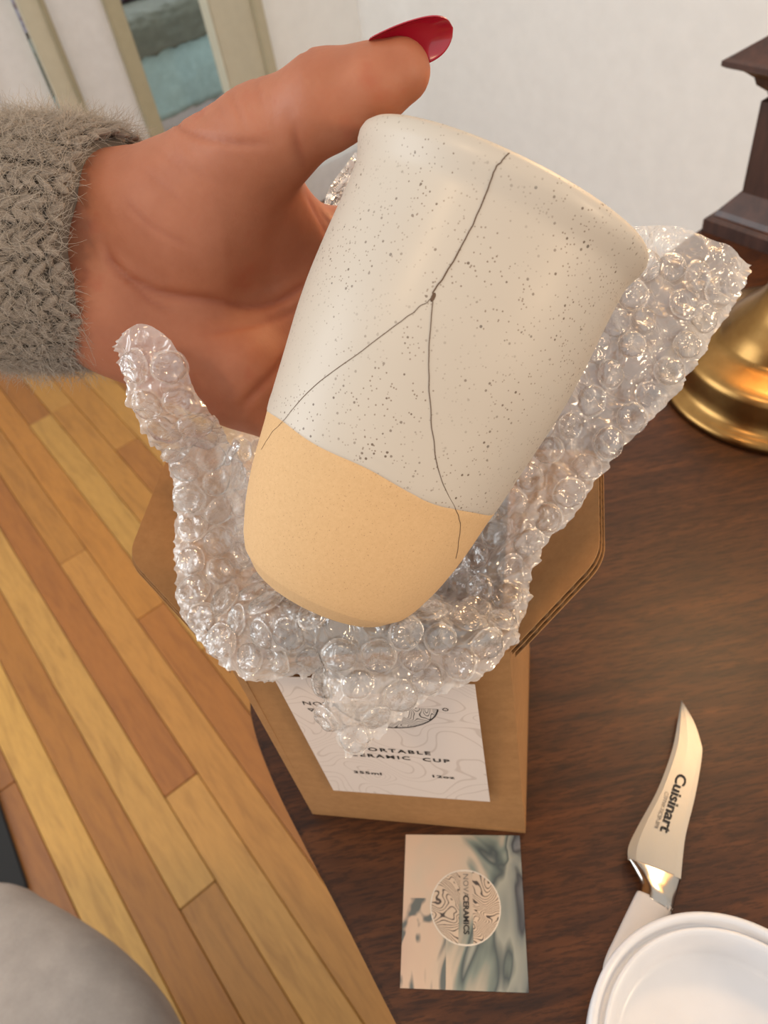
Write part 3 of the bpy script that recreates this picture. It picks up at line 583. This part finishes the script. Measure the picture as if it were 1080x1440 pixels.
gl += [(.0391, -.0080), (.0393, -.0040), (.0399, -.0012), (.0412, .0003), (.0426, .0003), (.0437, -.0009), (.0441, -.0026), (.0438, -.0045), (.0429, -.0066), (.0423, -.0082)]
for s in np.linspace(.0092, S_G - .0008, 60): gl.append((smooth_rad(s), -s))
gl += [(smooth_rad(S_G) - .0001, -S_G + .0002), (smooth_rad(S_G) - .0005, -S_G - .0001)]
V, F = lathe(gl, 160); V = [(x, y, z + (.0006 * math.sin(3 * math.atan2(y, x) + 1) + .0005 * math.sin(7 * math.atan2(y, x)) if z < -.078 else 0)) for x, y, z in V]
mesh('glaze', V, F, M_glaze, cup, True)['label'] = 'glossy cream glaze with brown speckles'
CRACKS[0].insert(0, [CRACKS[0][0][0] + .012, .0006])
for i, c in enumerate(CRACKS):
    pts = []
    for k in range(60):
        t = (len(c) - 1) * k / 59; a, s = cr_pt(c, t); a += noise.noise(Vector((k * .35, i * 7, 0))) * .006; s += noise.noise(Vector((k * .35, i * 7, 9))) * .0003
        if i == 0 and k < 4: a = a
        r_ = smooth_rad(max(s, .0095)) if s > .0095 else float(np.interp(s, [0, .0009, .0026, .0045, .0066, .0082, .0095], [.0428, .0437, .0441, .0438, .0429, .0423, rad(.0095)]))
        r_ += .00007; pts.append((r_ * math.cos(a), r_ * math.sin(a), -s))
    wd = ([.00015] * 40 + [.00018] * 20, [.00012] * 30 + [.00009] * 30, [.00009] * 35 + [.00006] * 25)[i]
    V, F = tube(pts, wd, 5); mesh('crack', V, F, M_crack, cup, True)['label'] = ('dark crack running down from the rim', 'dark crack down to the clay base', 'thin crack branching to the left')[i]
V, F = lathe([(0, .0004), (.0007, .0003), (.0009, 0), (0, -.0003)], 10)
a, s = CRACKS[0][-1]; ko = mesh('chip', V, F, M_crack, cup, True); r_ = smooth_rad(s); ko.location = (r_ * math.cos(a), r_ * math.sin(a), -s); ko.rotation_euler = (0, PI / 2, a); ko.scale = (1.3, .6, .5)

# ---------------------------------------------------------------- the person's hand and sleeve
ps_o = bpy.data.objects.new('person', None); C.objects.link(ps_o); ps_o.empty_display_size = .02
HM = CR.to_4x4(); HM.translation = Vector(HAND_O); ps_o.matrix_world = HM
tag(ps_o, "person's left hand with red thumbnail in grey knitted sleeve, holding the cracked cup", 'person')

def hand_mesh():
    allp = np.array([c[:3] for c in PALM] + [c[4:7] for c in PALM] + [p[:3] for f in FINGERS for p in f])
    lo = allp.min(0) - .032; hi = allp.max(0) + .032; st = .00125
    n = np.ceil((hi - lo) / st).astype(int)
    X, Y, Z = [(lo[i] + st * np.arange(n[i])).astype(np.float32) for i in range(3)]
    P = np.stack(np.meshgrid(X, Y, Z, indexing='ij'), -1)
    def cone(a, ra, b, rb):
        a = np.array(a, np.float32); b = np.array(b, np.float32); ab = b - a; t = np.clip(((P - a) @ ab) / float(ab @ ab), 0, 1)
        return np.sqrt((((P - a) - t[..., None] * ab) ** 2).sum(-1)) - (ra + (rb - ra) * t)
    def smin(d, e, k):
        h = np.maximum(k - np.abs(d - e), 0) / k; return np.minimum(d, e) - h * h * k * .25
    D = None
    ks = [.012] * 7 + [.010, .008, .012, .006, .005, .004, .007]
    for c, k in zip(PALM, ks):
        d = cone(c[:3], c[3], c[4:7], c[7]); D = d if D is None else smin(D, d, k)
    for f in FINGERS:
        d = None
        for p, q in zip(f, f[1:]):
            e = cone(p[:3], p[3], q[:3], q[3]); d = e if d is None else smin(d, e, .003)
        D = smin(D, d, .006)
    D = D.astype(np.float32)
    # surface nets
    S = D < 0; nx, ny, nz = [k - 1 for k in D.shape]
    corners = [(i, j, k) for i in (0, 1) for j in (0, 1) for k in (0, 1)]
    cnt = np.zeros((nx, ny, nz), np.int8)
    for i, j, k in corners: cnt += S[i:nx + i, j:ny + j, k:nz + k]
    act = (cnt > 0) & (cnt < 8); idx = -np.ones(act.shape, np.int64); I = np.argwhere(act); idx[act] = np.arange(len(I))
    acc = np.zeros((len(I), 3)); num = np.zeros(len(I))
    for ci, c in enumerate(corners):
        for ax in range(3):
            if c[ax] == 0:
                e = list(c); e[ax] = 1
                da = D[I[:, 0] + c[0], I[:, 1] + c[1], I[:, 2] + c[2]]; db = D[I[:, 0] + e[0], I[:, 1] + e[1], I[:, 2] + e[2]]
                m_ = (da < 0) != (db < 0); t = np.where(m_, da / np.where(m_, da - db, 1), 0)
                p = np.array(c, float)[None].repeat(len(I), 0); p[:, ax] = t; acc[m_] += p[m_]; num[m_] += 1
    Vv = lo + st * (I + acc / num[:, None]); Q = []
    for ax in range(3):
        b, c = (ax + 1) % 3, (ax + 2) % 3
        s0 = [slice(1, None)] * 3; s0[ax] = slice(0, -1)
        sl0 = [slice(1, -1)] * 3; sl0[ax] = slice(0, -1); sl1 = list(sl0); sl1[ax] = slice(1, None)
        a0 = S[tuple(sl0)]; a1 = S[tuple(sl1)]; E_ = np.argwhere(a0 != a1); off = np.ones(3, int); off[ax] = 0; g = E_ + off
        flip = a0[tuple(E_.T)]
        def cell(db, dc):
            h = g.copy(); h[:, b] -= db; h[:, c] -= dc; return idx[tuple(h.T)]
        q = np.stack([cell(0, 0), cell(1, 0), cell(1, 1), cell(0, 1)], 1); q[~flip] = q[~flip][:, ::-1]; Q.append(q)
    return Vv, np.concatenate(Q)
HV, HF = hand_mesh()
hme = bpy.data.meshes.new('hand'); hme.from_pydata(HV.tolist(), [], HF.tolist()); hme.update()
nr = np.zeros(len(HV) * 3); hme.vertices.foreach_get('normal', nr); nr = nr.reshape(-1, 3)
# palm creases pressed into the side that faces along +Z of the hand
front_w = np.clip(nr[:, 2] * 2.2, 0, 1); cre = np.zeros(len(HV))
for depth, wd, L in CREASES:
    L = np.array(spline([list(p) + [0] for p in L], 24))[:, :2]; dmin = np.full(len(HV), 1.0)
    for a, b in zip(L, L[1:]):
        ab = b - a; t = np.clip(((HV[:, :2] - a) @ ab) / (ab @ ab), 0, 1); dmin = np.minimum(dmin, np.hypot(*((HV[:, :2] - a) - t[:, None] * ab).T))
    e0 = np.hypot(*(HV[:, :2] - L[0]).T); e1 = np.hypot(*(HV[:, :2] - L[-1]).T); fade = np.clip(np.minimum(e0, e1) / .006, .15, 1)
    g = np.exp(-(dmin / wd) ** 2) * front_w * fade
    HV = HV - nr * (depth * g)[:, None]; bulge = np.exp(-((dmin - 2.4 * wd) / (1.2 * wd)) ** 2) * front_w * fade; HV = HV + nr * (depth * .25 * bulge)[:, None]
    cre = np.maximum(cre, g * min(depth / .0008, 1))
hme.vertices.foreach_set('co', HV.ravel()); hme.update()
at_ = hme.attributes.new('crease', 'FLOAT', 'POINT'); at_.data.foreach_set('value', cre.astype(np.float32))
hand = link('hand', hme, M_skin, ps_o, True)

# thumbnail: long almond plate, curved across, rolled a little away from the viewer
n0, n1 = Vector(NAIL[0]), Vector(NAIL[1]); na = (n1 - n0).normalized(); nn = Vector((-.28, .80, -.52)); nn = (nn - na * nn.dot(na)).normalized(); nb = na.cross(nn)
V, F = [], []; NL, NA = 36, 18; Ln = (n1 - n0).length
for side in (0, 1):
    for i in range(NL + 1):
        t = i / NL; wdt = (min(1, (t / .10 + .25)) ** .5 if t < .075 else 1) * (1 if t < .5 else max(0.0, 1 - ((t - .5) / .5) ** 2.3) ** .62)
        R_ = .0070; half = 1.12 * wdt + .001
        cen = n0 + na * (Ln * t) - nn * (R_ + .0006 * side) + nn * (.0022 * math.sin(PI * t) )
        for j in range(NA + 1):
            a = -half + 2 * half * j / NA; V.append(cen + nn * (R_ * math.cos(a)) + nb * (R_ * math.sin(a)))
k = (NL + 1) * (NA + 1)
for i in range(NL):
    for j in range(NA):
        a = i * (NA + 1) + j; f = (a, a + 1, a + NA + 2, a + NA + 1); F.append(f); F.append(tuple(x + k for x in f[::-1]))
ed = [j for j in range(NA + 1)] + [i * (NA + 1) + NA for i in range(1, NL + 1)] + [NL * (NA + 1) + j for j in range(NA - 1, -1, -1)] + [i * (NA + 1) for i in range(NL - 1, 0, -1)]
for a, b in zip(ed, ed[1:] + ed[:1]): F.append((b, a, a + k, b + k))
mesh('thumbnail', V, F, M_nail, ps_o, True)['label'] = 'long glossy red thumbnail'

# sleeve (in the hand's own axes): base tube, knitted ribs of V stitches, loose fibres
SA = [Vector(p) for p in SLEEVE]; sdir = (SA[2] - SA[0]).normalized(); s_up = Vector((0, 1, 0)); s_up = (s_up - sdir * s_up.dot(sdir)).normalized(); s_out = sdir.cross(s_up)
SL = (SA[2] - SA[0]).length; RY, RZ = .0415, .0365
def sl_frame(x, th, dr=0.0):
    """point, radial, tangent at distance x back from the cuff line"""
    end = .0095 * max(0, math.sin(th)) ** 3 - .0065 + .0012 * math.sin(5 * th)
    c = SA[2] + sdir * (end - x); ry = RY * (1 + .03 * math.sin(x * 60)) - (.0045 * math.exp(-x / .006)); rz = RZ - (.005 * math.exp(-x / .006))
    rd_ = (s_up * (math.sin(th) / ry) + s_out * (math.cos(th) / rz)).normalized()
    p = c + s_up * (ry * math.sin(th)) + s_out * (rz * math.cos(th)); tg = sdir.cross(rd_)
    return p + rd_ * dr, rd_, tg
V, F = [], []; nth, nxs = 96, 30
for i in range(nxs):
    for j in range(nth): V.append(sl_frame(.0005 + (SL - .002) * i / (nxs - 1), 2 * PI * j / nth, -.0030 + .0008 * math.cos(24 * 2 * PI * j / nth))[0])
for j in range(nth): V.append(sl_frame(.0005, 2 * PI * j / nth, -.0075)[0])
for i in range(nxs - 1):
    for j in range(nth): F.append((i * nth + j, i * nth + (j + 1) % nth, (i + 1) * nth + (j + 1) % nth, (i + 1) * nth + j))
for j in range(nth): F.append((nxs * nth + j, nxs * nth + (j + 1) % nth, (j + 1) % nth, j))
slv = mesh('sleeve', V, F, M_wool_d, ps_o, True); slv['label'] = 'grey ribbed wool sweater cuff'
# unit lobe
lobeV, lobeF = [], []; ns, nk = 8, 7
for k in range(nk + 1):
    a = PI * k / nk
    for s in range(ns): lobeV.append((-math.cos(a), math.sin(a) * math.cos(2 * PI * s / ns), math.sin(a) * math.sin(2 * PI * s / ns)))
for k in range(nk):
    for s in range(ns): lobeF.append((k * ns + s, k * ns + (s + 1) % ns, (k + 1) * ns + (s + 1) % ns, (k + 1) * ns + s))
LV = np.array(lobeV); AV, AF = [], []; rng = random.Random(3)
NC = 25; PX = .0044
def lobe(p, d, r, t, ln, wd_, th_):
    B_ = np.array([list(d), list(t), list(r)]); AF.extend([tuple(i + len(AV) * len(LV) for i in f) for f in lobeF]); AV.append(LV * np.array([ln, wd_, th_]) @ B_ + np.array(p))
for c in range(NC):
    th0 = 2 * PI * c / NC
    for i in range(int(SL / PX) - 1):
        x = .002 + i * PX + rng.uniform(-.0005, .0005)
        for sgn in (-1, 1):
            th = th0 + sgn * .043 + rng.uniform(-.012, .012); p, r, t = sl_frame(x, th, -.0005 + rng.uniform(-.0004, .0005))
            ang = sgn * (.62 + rng.uniform(-.15, .15)); d = (-sdir * math.cos(ang) + t * math.sin(ang)); tt = r.cross(d)
            lobe(p, d, r, tt, .0037 + rng.uniform(-.0004, .0004), .0014 + rng.uniform(-.0002, .0003), .0012)
        th = th0 + PI / NC + rng.uniform(-.02, .02); p, r, t = sl_frame(x + PX / 2, th, -.0028)
        lobe(p, t, r, sdir, .0022, .0014, .0011)
st = mesh('knit_stitches', np.concatenate(AV), AF, M_wool, slv, True); tag(st, kind='stuff')
# fibres
V, F = [], []; rng = random.Random(11)
def fibre(p, d, n_, ln, r0=.00005):
    pts = []; q = Vector(p); d = Vector(d).normalized(); cv = Vector((rng.gauss(0, 1), rng.gauss(0, 1), rng.gauss(0, 1))) * .35
    for k in range(6):
        pts.append(q.copy()); q = q + d * (ln / 5); d = (d + cv * .4 + Vector((rng.gauss(0, 1), rng.gauss(0, 1), rng.gauss(0, 1))) * .13).normalized()
    v, f = tube(pts, [r0, r0, r0, r0 * .9, r0 * .8, r0 * .5], 3); b = len(V); V.extend(v); F.extend(tuple(i + b for i in g) for g in f)
for k in range(24000):
    x = rng.random() ** 1.2 * SL * .98; th = rng.uniform(0, 2 * PI); p, r, t = sl_frame(x, th, .0002 + rng.random() * .0012)
    a = rng.uniform(0, 2 * PI); up_ = rng.uniform(.02, .5) if rng.random() < .8 else rng.uniform(.5, 1.6)
    fibre(p, sdir * math.cos(a) * 1.2 + t * math.sin(a) * .7 + r * up_, r, rng.uniform(.003, .011), rng.uniform(.00003, .00007))
for k in range(420):
    th = rng.uniform(0, 2 * PI); p, r, t = sl_frame(.0003, th, -.001); fibre(p, sdir * rng.uniform(.2, .8) + t * rng.gauss(0, .8) + r * rng.uniform(-.3, .5), r, rng.uniform(.003, .008), .00005)
fz_ = mesh('wool_fibres', V, F, M_fuzz, slv, True); tag(fz_, kind='stuff')

# ---------------------------------------------------------------- bubble wrap
bw = empty('bubble_wrap', ((A + B + sd) / 2 + Vector((0, 0, .15))).to_tuple(), 'crumpled clear bubble wrap lining the open cardboard box around the cup', 'bubble wrap')
bw.location.z = .9
variants = []
for vi in range(14):
    rg = random.Random(100 + vi); NSEG, prof = 32, [(1.10, .0), (1.02, .03), (.99, .12), (.975, .30), (.94, .54), (.88, .74), (.78, .89), (.64, .96), (.48, .99), (.32, 1.0), (.15, 1.0)]
    folds = [(rg.uniform(0, PI), rg.uniform(-.7, .7), rg.uniform(.05, .16), rg.uniform(.10, .34) * (1 if rg.random() < .75 else -.5)) for _ in range(rg.randint(4, 8))]
    dent = (rg.uniform(-.4, .4), rg.uniform(-.4, .4), rg.uniform(.35, .8), rg.uniform(.1, .75))
    V, F = [], []; H = .62
    def topo(x, y, z):
        hgt = z
        for a, c_, w_, dp in folds:
            q = x * math.cos(a) + y * math.sin(a) - c_; hgt -= dp * math.exp(-abs(q) / w_) * min(z, 1) * .8
        hgt -= dent[3] * math.exp(-((x - dent[0]) ** 2 + (y - dent[1]) ** 2) / dent[2] ** 2) * min(z, 1)
        return max(hgt, .0)
    for (r, z) in prof:
        for s in range(NSEG):
            a = 2 * PI * s / NSEG; rr = r * (1 + .035 * math.sin(2 * a + vi) + .02 * math.sin(5 * a + 2 * vi)); x, y = rr * math.cos(a), rr * math.sin(a); V.append((x, y, topo(x, y, z) * H))
    V.append((0, 0, topo(0, 0, 1) * H)); n_ = len(prof)
    for k in range(n_ - 1):
        for s in range(NSEG): F.append((k * NSEG + s, k * NSEG + (s + 1) % NSEG, (k + 1) * NSEG + (s + 1) % NSEG, (k + 1) * NSEG + s))
    for s in range(NSEG): F.append(((n_ - 1) * NSEG + s, (n_ - 1) * NSEG + (s + 1) % NSEG, len(V) - 1))
    me = bpy.data.meshes.new('bubble'); me.from_pydata(V, [], F); me.update(); me.materials.append(M_bub.m); ra = me.attributes.new('rim', 'FLOAT', 'POINT'); ra.data.foreach_set('value', [(.6, 1, .8, .15)[k] if k < 4 else 0.0 for k in range(n_) for s in range(NSEG)] + [0.0]); me.polygons.foreach_set('use_smooth', [True] * len(me.polygons)); variants.append(me)
rgb = random.Random(5); placed = []; n_bub = 0
def wrap_patch(stations, toward, nt, nv, rag=.0016, amp=1.0, bubbles=True, start=.0085, seed=0):
    """crumpled film over a strip of cross-sections, with rows of bubbles on the side facing 'toward'"""
    global n_bub
    S = len(stations); G = np.zeros((nt, nv, 3))
    for i in range(nt):
        t = (S - 1) * i / (nt - 1); k = [cr_pt([s[c] for s in stations], t) for c in range(4)]
        for j in range(nv): G[i, j] = cr_pt(k, 3 * j / (nv - 1))
    du = np.gradient(G, axis=0); dv = np.gradient(G, axis=1); Nn = np.cross(du, dv); Nn /= np.linalg.norm(Nn, axis=2, keepdims=True) + 1e-12
    if np.mean(np.sum(Nn * (np.array(toward) - G), axis=2)) < 0: Nn = -Nn
    G0 = G.copy()
    for i in range(nt):
        for j in range(nv):
            p = Vector(G[i, j]); d = noise.noise(p * 55 + Vector((seed, 0, 0))) * .0030 + (abs(noise.noise(p * 110 + Vector((3, seed, 0)))) - .2) * -.0035 + (abs(noise.noise(p * 240 + Vector((0, 3, seed)))) - .2) * -.0018
            G[i, j] += Nn[i, j] * d * amp
        for j in range(int(nv * .86), nv):
            k_ = (j - nv * .86) / (nv * .14); q = Vector(G0[i, j]); G[i, j] += Nn[i, j] * (noise.noise(q * 420 + Vector((seed, 7, 0))) * .0009 + noise.noise(q * 900) * .0007) * k_
        v = G[i, -1] - G[i, -2]; v /= np.linalg.norm(v) + 1e-9; r_ = noise.noise(Vector((i * .24, seed, 1))) * rag + noise.noise(Vector((i * .09, seed, 5))) * rag
        G[i, -1] += v * r_; G[i, -2] += v * r_ * .4
        G[i, -1] += Nn[i, -1] * noise.noise(Vector((i * .35, 4, seed))) * .002
    V = G.reshape(-1, 3); F = [(i * nv + j, (i + 1) * nv + j, (i + 1) * nv + j + 1, i * nv + j + 1) for i in range(nt - 1) for j in range(nv - 1)]
    o = mesh('film', V, F, M_film, None, True); child_world(o, bw)
    ra = o.data.attributes.new('rim', 'FLOAT', 'POINT'); ra.data.foreach_set('value', np.tile(np.clip((np.arange(nv) / (nv - 1) - .86) / .12, 0, 1), nt).astype(np.float32))
    if not bubbles: return o
    # rows of bubbles measured inward from the outer edge
    seg = np.linalg.norm(np.diff(G0, axis=1), axis=2); arc = np.concatenate([np.zeros((nt, 1)), np.cumsum(seg[:, ::-1], axis=1)], 1)   # from outer edge
    row = 0; off = start
    while row < 14:
        pts = []
        for i in range(nt):
            if arc[i, -1] > off + .003: pts.append((i, float(np.interp(off, arc[i], np.arange(nv)[::-1]))))
            else: pts.append(None)
        run = .0 if row % 2 == 0 else -.0061; last = None; nxt = .004 + (.0 if row % 2 == 0 else .0061)
        for it in pts:
            if it is None: last = None; nxt = .004 + (.0 if row % 2 == 0 else .0061); run = 0; continue
            i, jf = it; j0 = min(int(jf), nv - 2); f = jf - j0; p = G[i, j0] * (1 - f) + G[i, j0 + 1] * f; nrm = Nn[i, j0]
            if last is not None: run += np.linalg.norm(p - last)
            last = p
            if run >= nxt:
                nxt = run + .0122 + rgb.uniform(-.0006, .0008)
                if min(np.linalg.norm(p - G[0, j0]), np.linalg.norm(p - G[-1, j0])) > .0055 and all(np.linalg.norm(p - q) > .0100 for q in placed):
                    placed.append(p); n_bub += 1
                    ob = bpy.data.objects.new('bubble', rgb.choice(variants)); C.objects.link(ob); ob.parent = bw; ob.matrix_parent_inverse = bw_inv
                    z = Vector(nrm + np.random.normal(0, .22, 3)).normalized(); q = z.to_track_quat('Z', 'Y').to_matrix() @ Matrix.Rotation(rgb.uniform(0, 2 * PI), 3, 'Z')
                    s_ = .0058 * rgb.uniform(.90, 1.07); m4 = (q @ Matrix.Diagonal((s_, s_ * rgb.uniform(.9, 1.05), s_ * rgb.uniform(.75, 1.15)))).to_4x4(); m4.translation = Vector(p) + z * .0002
                    ob.matrix_world = m4
        row += 1; off += .0108
    return o
bpy.context.view_layer.update(); bw_inv = bw.matrix_world.inverted()
wrap_patch(WRAP, (-.0, .19, 1.06), 560, 44, seed=1.3)
wrap_patch(WRAP_BACK, (.0, .2, 1.1), 60, 40, seed=4.1)
wrap_patch(WRAP_UP, (.0, .2, 1.1), 40, 30, seed=8.2)
print('bubbles', n_bub)

# ---------------------------------------------------------------- card, knife, lid
cc = Vector((sum(p[0] for p in CARD) / 4, sum(p[1] for p in CARD) / 4, 0))
ax_ = ((Vector(CARD[1]) - Vector(CARD[0])) + (Vector(CARD[2]) - Vector(CARD[3]))).normalized(); ca = math.atan2(ax_.y, ax_.x)
card = bm_obj('business_card', box_bm(-.0287, -.0339, 0, .0287, .0339, .0005), M_card); card.location = (cc.x, cc.y, .7501); card.rotation_euler = (0, 0, ca)
tag(card, 'small marbled grey and cream business card with round emblem, lying on the table', 'card')
TM = Matrix.Translation((0, 0, 0))
def card_disc(ang, name, m, r, ring=None, cx=.0012, cy=.0005, z=.00062):
    bm = bmesh.new(); n = 40; L = [ang[0] + (ang[1] - ang[0]) * k / n for k in range(n + 1)]
    a = [bm.verts.new((cx + r * math.cos(t), cy + r * math.sin(t), z)) for t in L]
    if ring:
        b = [bm.verts.new((cx + ring * math.cos(t), cy + ring * math.sin(t), z)) for t in L]
        for k in range(n): bm.faces.new((a[k], a[k + 1], b[k + 1], b[k]))
    else: bm.faces.new(a)
    return bm_obj(name, bm, m, card)
card_disc((PI / 2 + .14, 3 * PI / 2 - .22), 'printed_emblem', M_logo2, .0162); card_disc((-PI / 2 + .22, PI / 2 - .22), 'printed_emblem', M_logo2, .0162)
card_disc((0, 2 * PI), 'printed_ring', M_card_edge, .0168, .0160, z=.0006)
RT = Matrix.Rotation(-PI / 2, 4, 'Z')
text('printed_text', 'NOVA', .0037, Matrix.Translation((.0003, .0155, .0007)) @ RT, M_ink_g, card, 1.0, space=1.05)
text('printed_text', 'CERAMICS', .0037, Matrix.Translation((.0003, .0056, .0007)) @ RT, M_ink, card, .98, space=1.0, bold=.00012)

kn = empty('paring_knife', (.115, .14, .75), 'curved steel paring knife with pale grey handle lying half under the white lid', 'knife')
def kn_part(name, pts, z0, z1, m, bev, n=None, parent=None):
    bm = prism([(p[0] - .115, p[1] - .14) for p in pts], z0, z1, bev, 3); return bm_obj(name, bm, m, kn)
bl = [p for p in KNIFE_BLADE]
def blade_mesh():
    """spine side thicker than the cutting edge on the left"""
    right = [bl[0], bl[1], bl[2], bl[3], bl[4], bl[5], bl[6], bl[7]]; left = [bl[0], bl[14], bl[13], bl[12], bl[11], bl[10], bl[9]]
    Rr = spline(right, 40); Ll = spline(left, 40); bm = bmesh.new(); rows = []
    for i in range(40):
        a, b = Ll[i], Rr[i]; r = []
        for f, h in ((0, .0001), (.16, .0006), (.5, .0009), (.9, .0011), (1, .0010)): r.append(bm.verts.new((a[0] * (1 - f) + b[0] * f - .115, a[1] * (1 - f) + b[1] * f - .14, .0080 + h)))
        for f, h in ((1, .0010), (.5, .0009), (0, .0001)): r.append(bm.verts.new((a[0] * (1 - f) + b[0] * f - .115, a[1] * (1 - f) + b[1] * f - .14, .0080 - h)))
        rows.append(r)
    for p, q in zip(rows, rows[1:]):
        for k in range(len(p)): bm.faces.new((p[k], q[k], q[(k + 1) % len(p)], p[(k + 1) % len(p)]))
    bm.faces.new(rows[-1]); bmesh.ops.remove_doubles(bm, verts=bm.verts[:], dist=1e-6); bmesh.ops.recalc_face_normals(bm, faces=bm.faces[:]); return bm
bm_obj('blade', blade_mesh(), M_steel, kn)
def loft(name, left, right, zc, zh, m, n=26, ring=14, power=2.6):
    """rounded bar between a left and a right outline on the table; zc, zh: lists of centre height and half thickness"""
    Lp, Rp = spline(left, n), spline(right, n); V, F = [], []
    for i in range(n):
        f = i / (n - 1); c = cr_pt([[v] for v in zc], f * (len(zc) - 1))[0]; h = cr_pt([[v] for v in zh], f * (len(zh) - 1))[0]
        a, b = np.array(Lp[i]), np.array(Rp[i])
        for k in range(ring):
            w_ = 2 * PI * k / ring; x, z = math.cos(w_), math.sin(w_); x = math.copysign(abs(x) ** (2 / power), x); z = math.copysign(abs(z) ** (2 / power), z)
            q = (a + b) / 2 + (b - a) / 2 * x; V.append((q[0] - .115, q[1] - .14, c + h * z))
    for i in range(n - 1):
        for k in range(ring): F.append((i * ring + k, i * ring + (k + 1) % ring, (i + 1) * ring + (k + 1) % ring, (i + 1) * ring + k))
    F.append(tuple(range(ring))[::-1]); F.append(tuple((n - 1) * ring + k for k in range(ring)))
    return mesh(name, V, F, m, kn, True)
loft('bolster', BOL_L, BOL_R, [.0080, .0075, .0070, .0068], [.0014, .0030, .0048, .0050], M_bolster)
loft('handle', HAN_L, HAN_R, [.0064, .0062, .0062, .0062], [.0052, .0058, .0060, .0050], M_handle, 30, 18, 3.2)
k0, k1 = Vector(KNIFE_TXT[0]), Vector(KNIFE_TXT[1]); d_ = (k1 - k0).normalized(); an = math.atan2(d_.y, d_.x)
def kt(body, p, size, m, sx, bold, shear=0):
    return text('printed_text', body, size, Matrix.Translation((p.x - .115, p.y - .14, .00925)) @ Matrix.Rotation(an, 4, 'Z'), m, kn, sx, 'LEFT', 1.0, bold, shear)
perp = Vector((d_.y, -d_.x))
kt('Cuisinart', k0 + perp * .0062 , .0070, M_ink, 1.22, .00018)
kt('C77TW-TICSP-3PR', Vector(KNIFE_TXT[2]) + perp * .0022, .0026, M_ink_g, .92, 0)

ld = empty('plastic_lid', (.0856, .0276, .75), 'round white plastic lid with raised double rim at the bottom right', 'lid')
prof = [(0, .0145), (.0385, .0145), (.0402, .0150), (.0412, .0165), (.0432, .0255), (.0440, .0300), (.0449, .0322), (.0459, .0328), (.0466, .0322), (.0470, .0300), (.0478, .0288), (.0486, .0294), (.0492, .0316), (.0500, .0332), (.0512, .0338), (.0523, .0330), (.0529, .0308), (.0530, .0180), (.0524, .0150), (.0518, .0150), (.0516, .0290), (.0488, .0285), (.0450, .0270), (.0425, .0140), (.0405, .0126), (0, .0126)]
V, F = lathe(prof, 128); mesh('lid_disc', V, F, M_lid, ld, True)
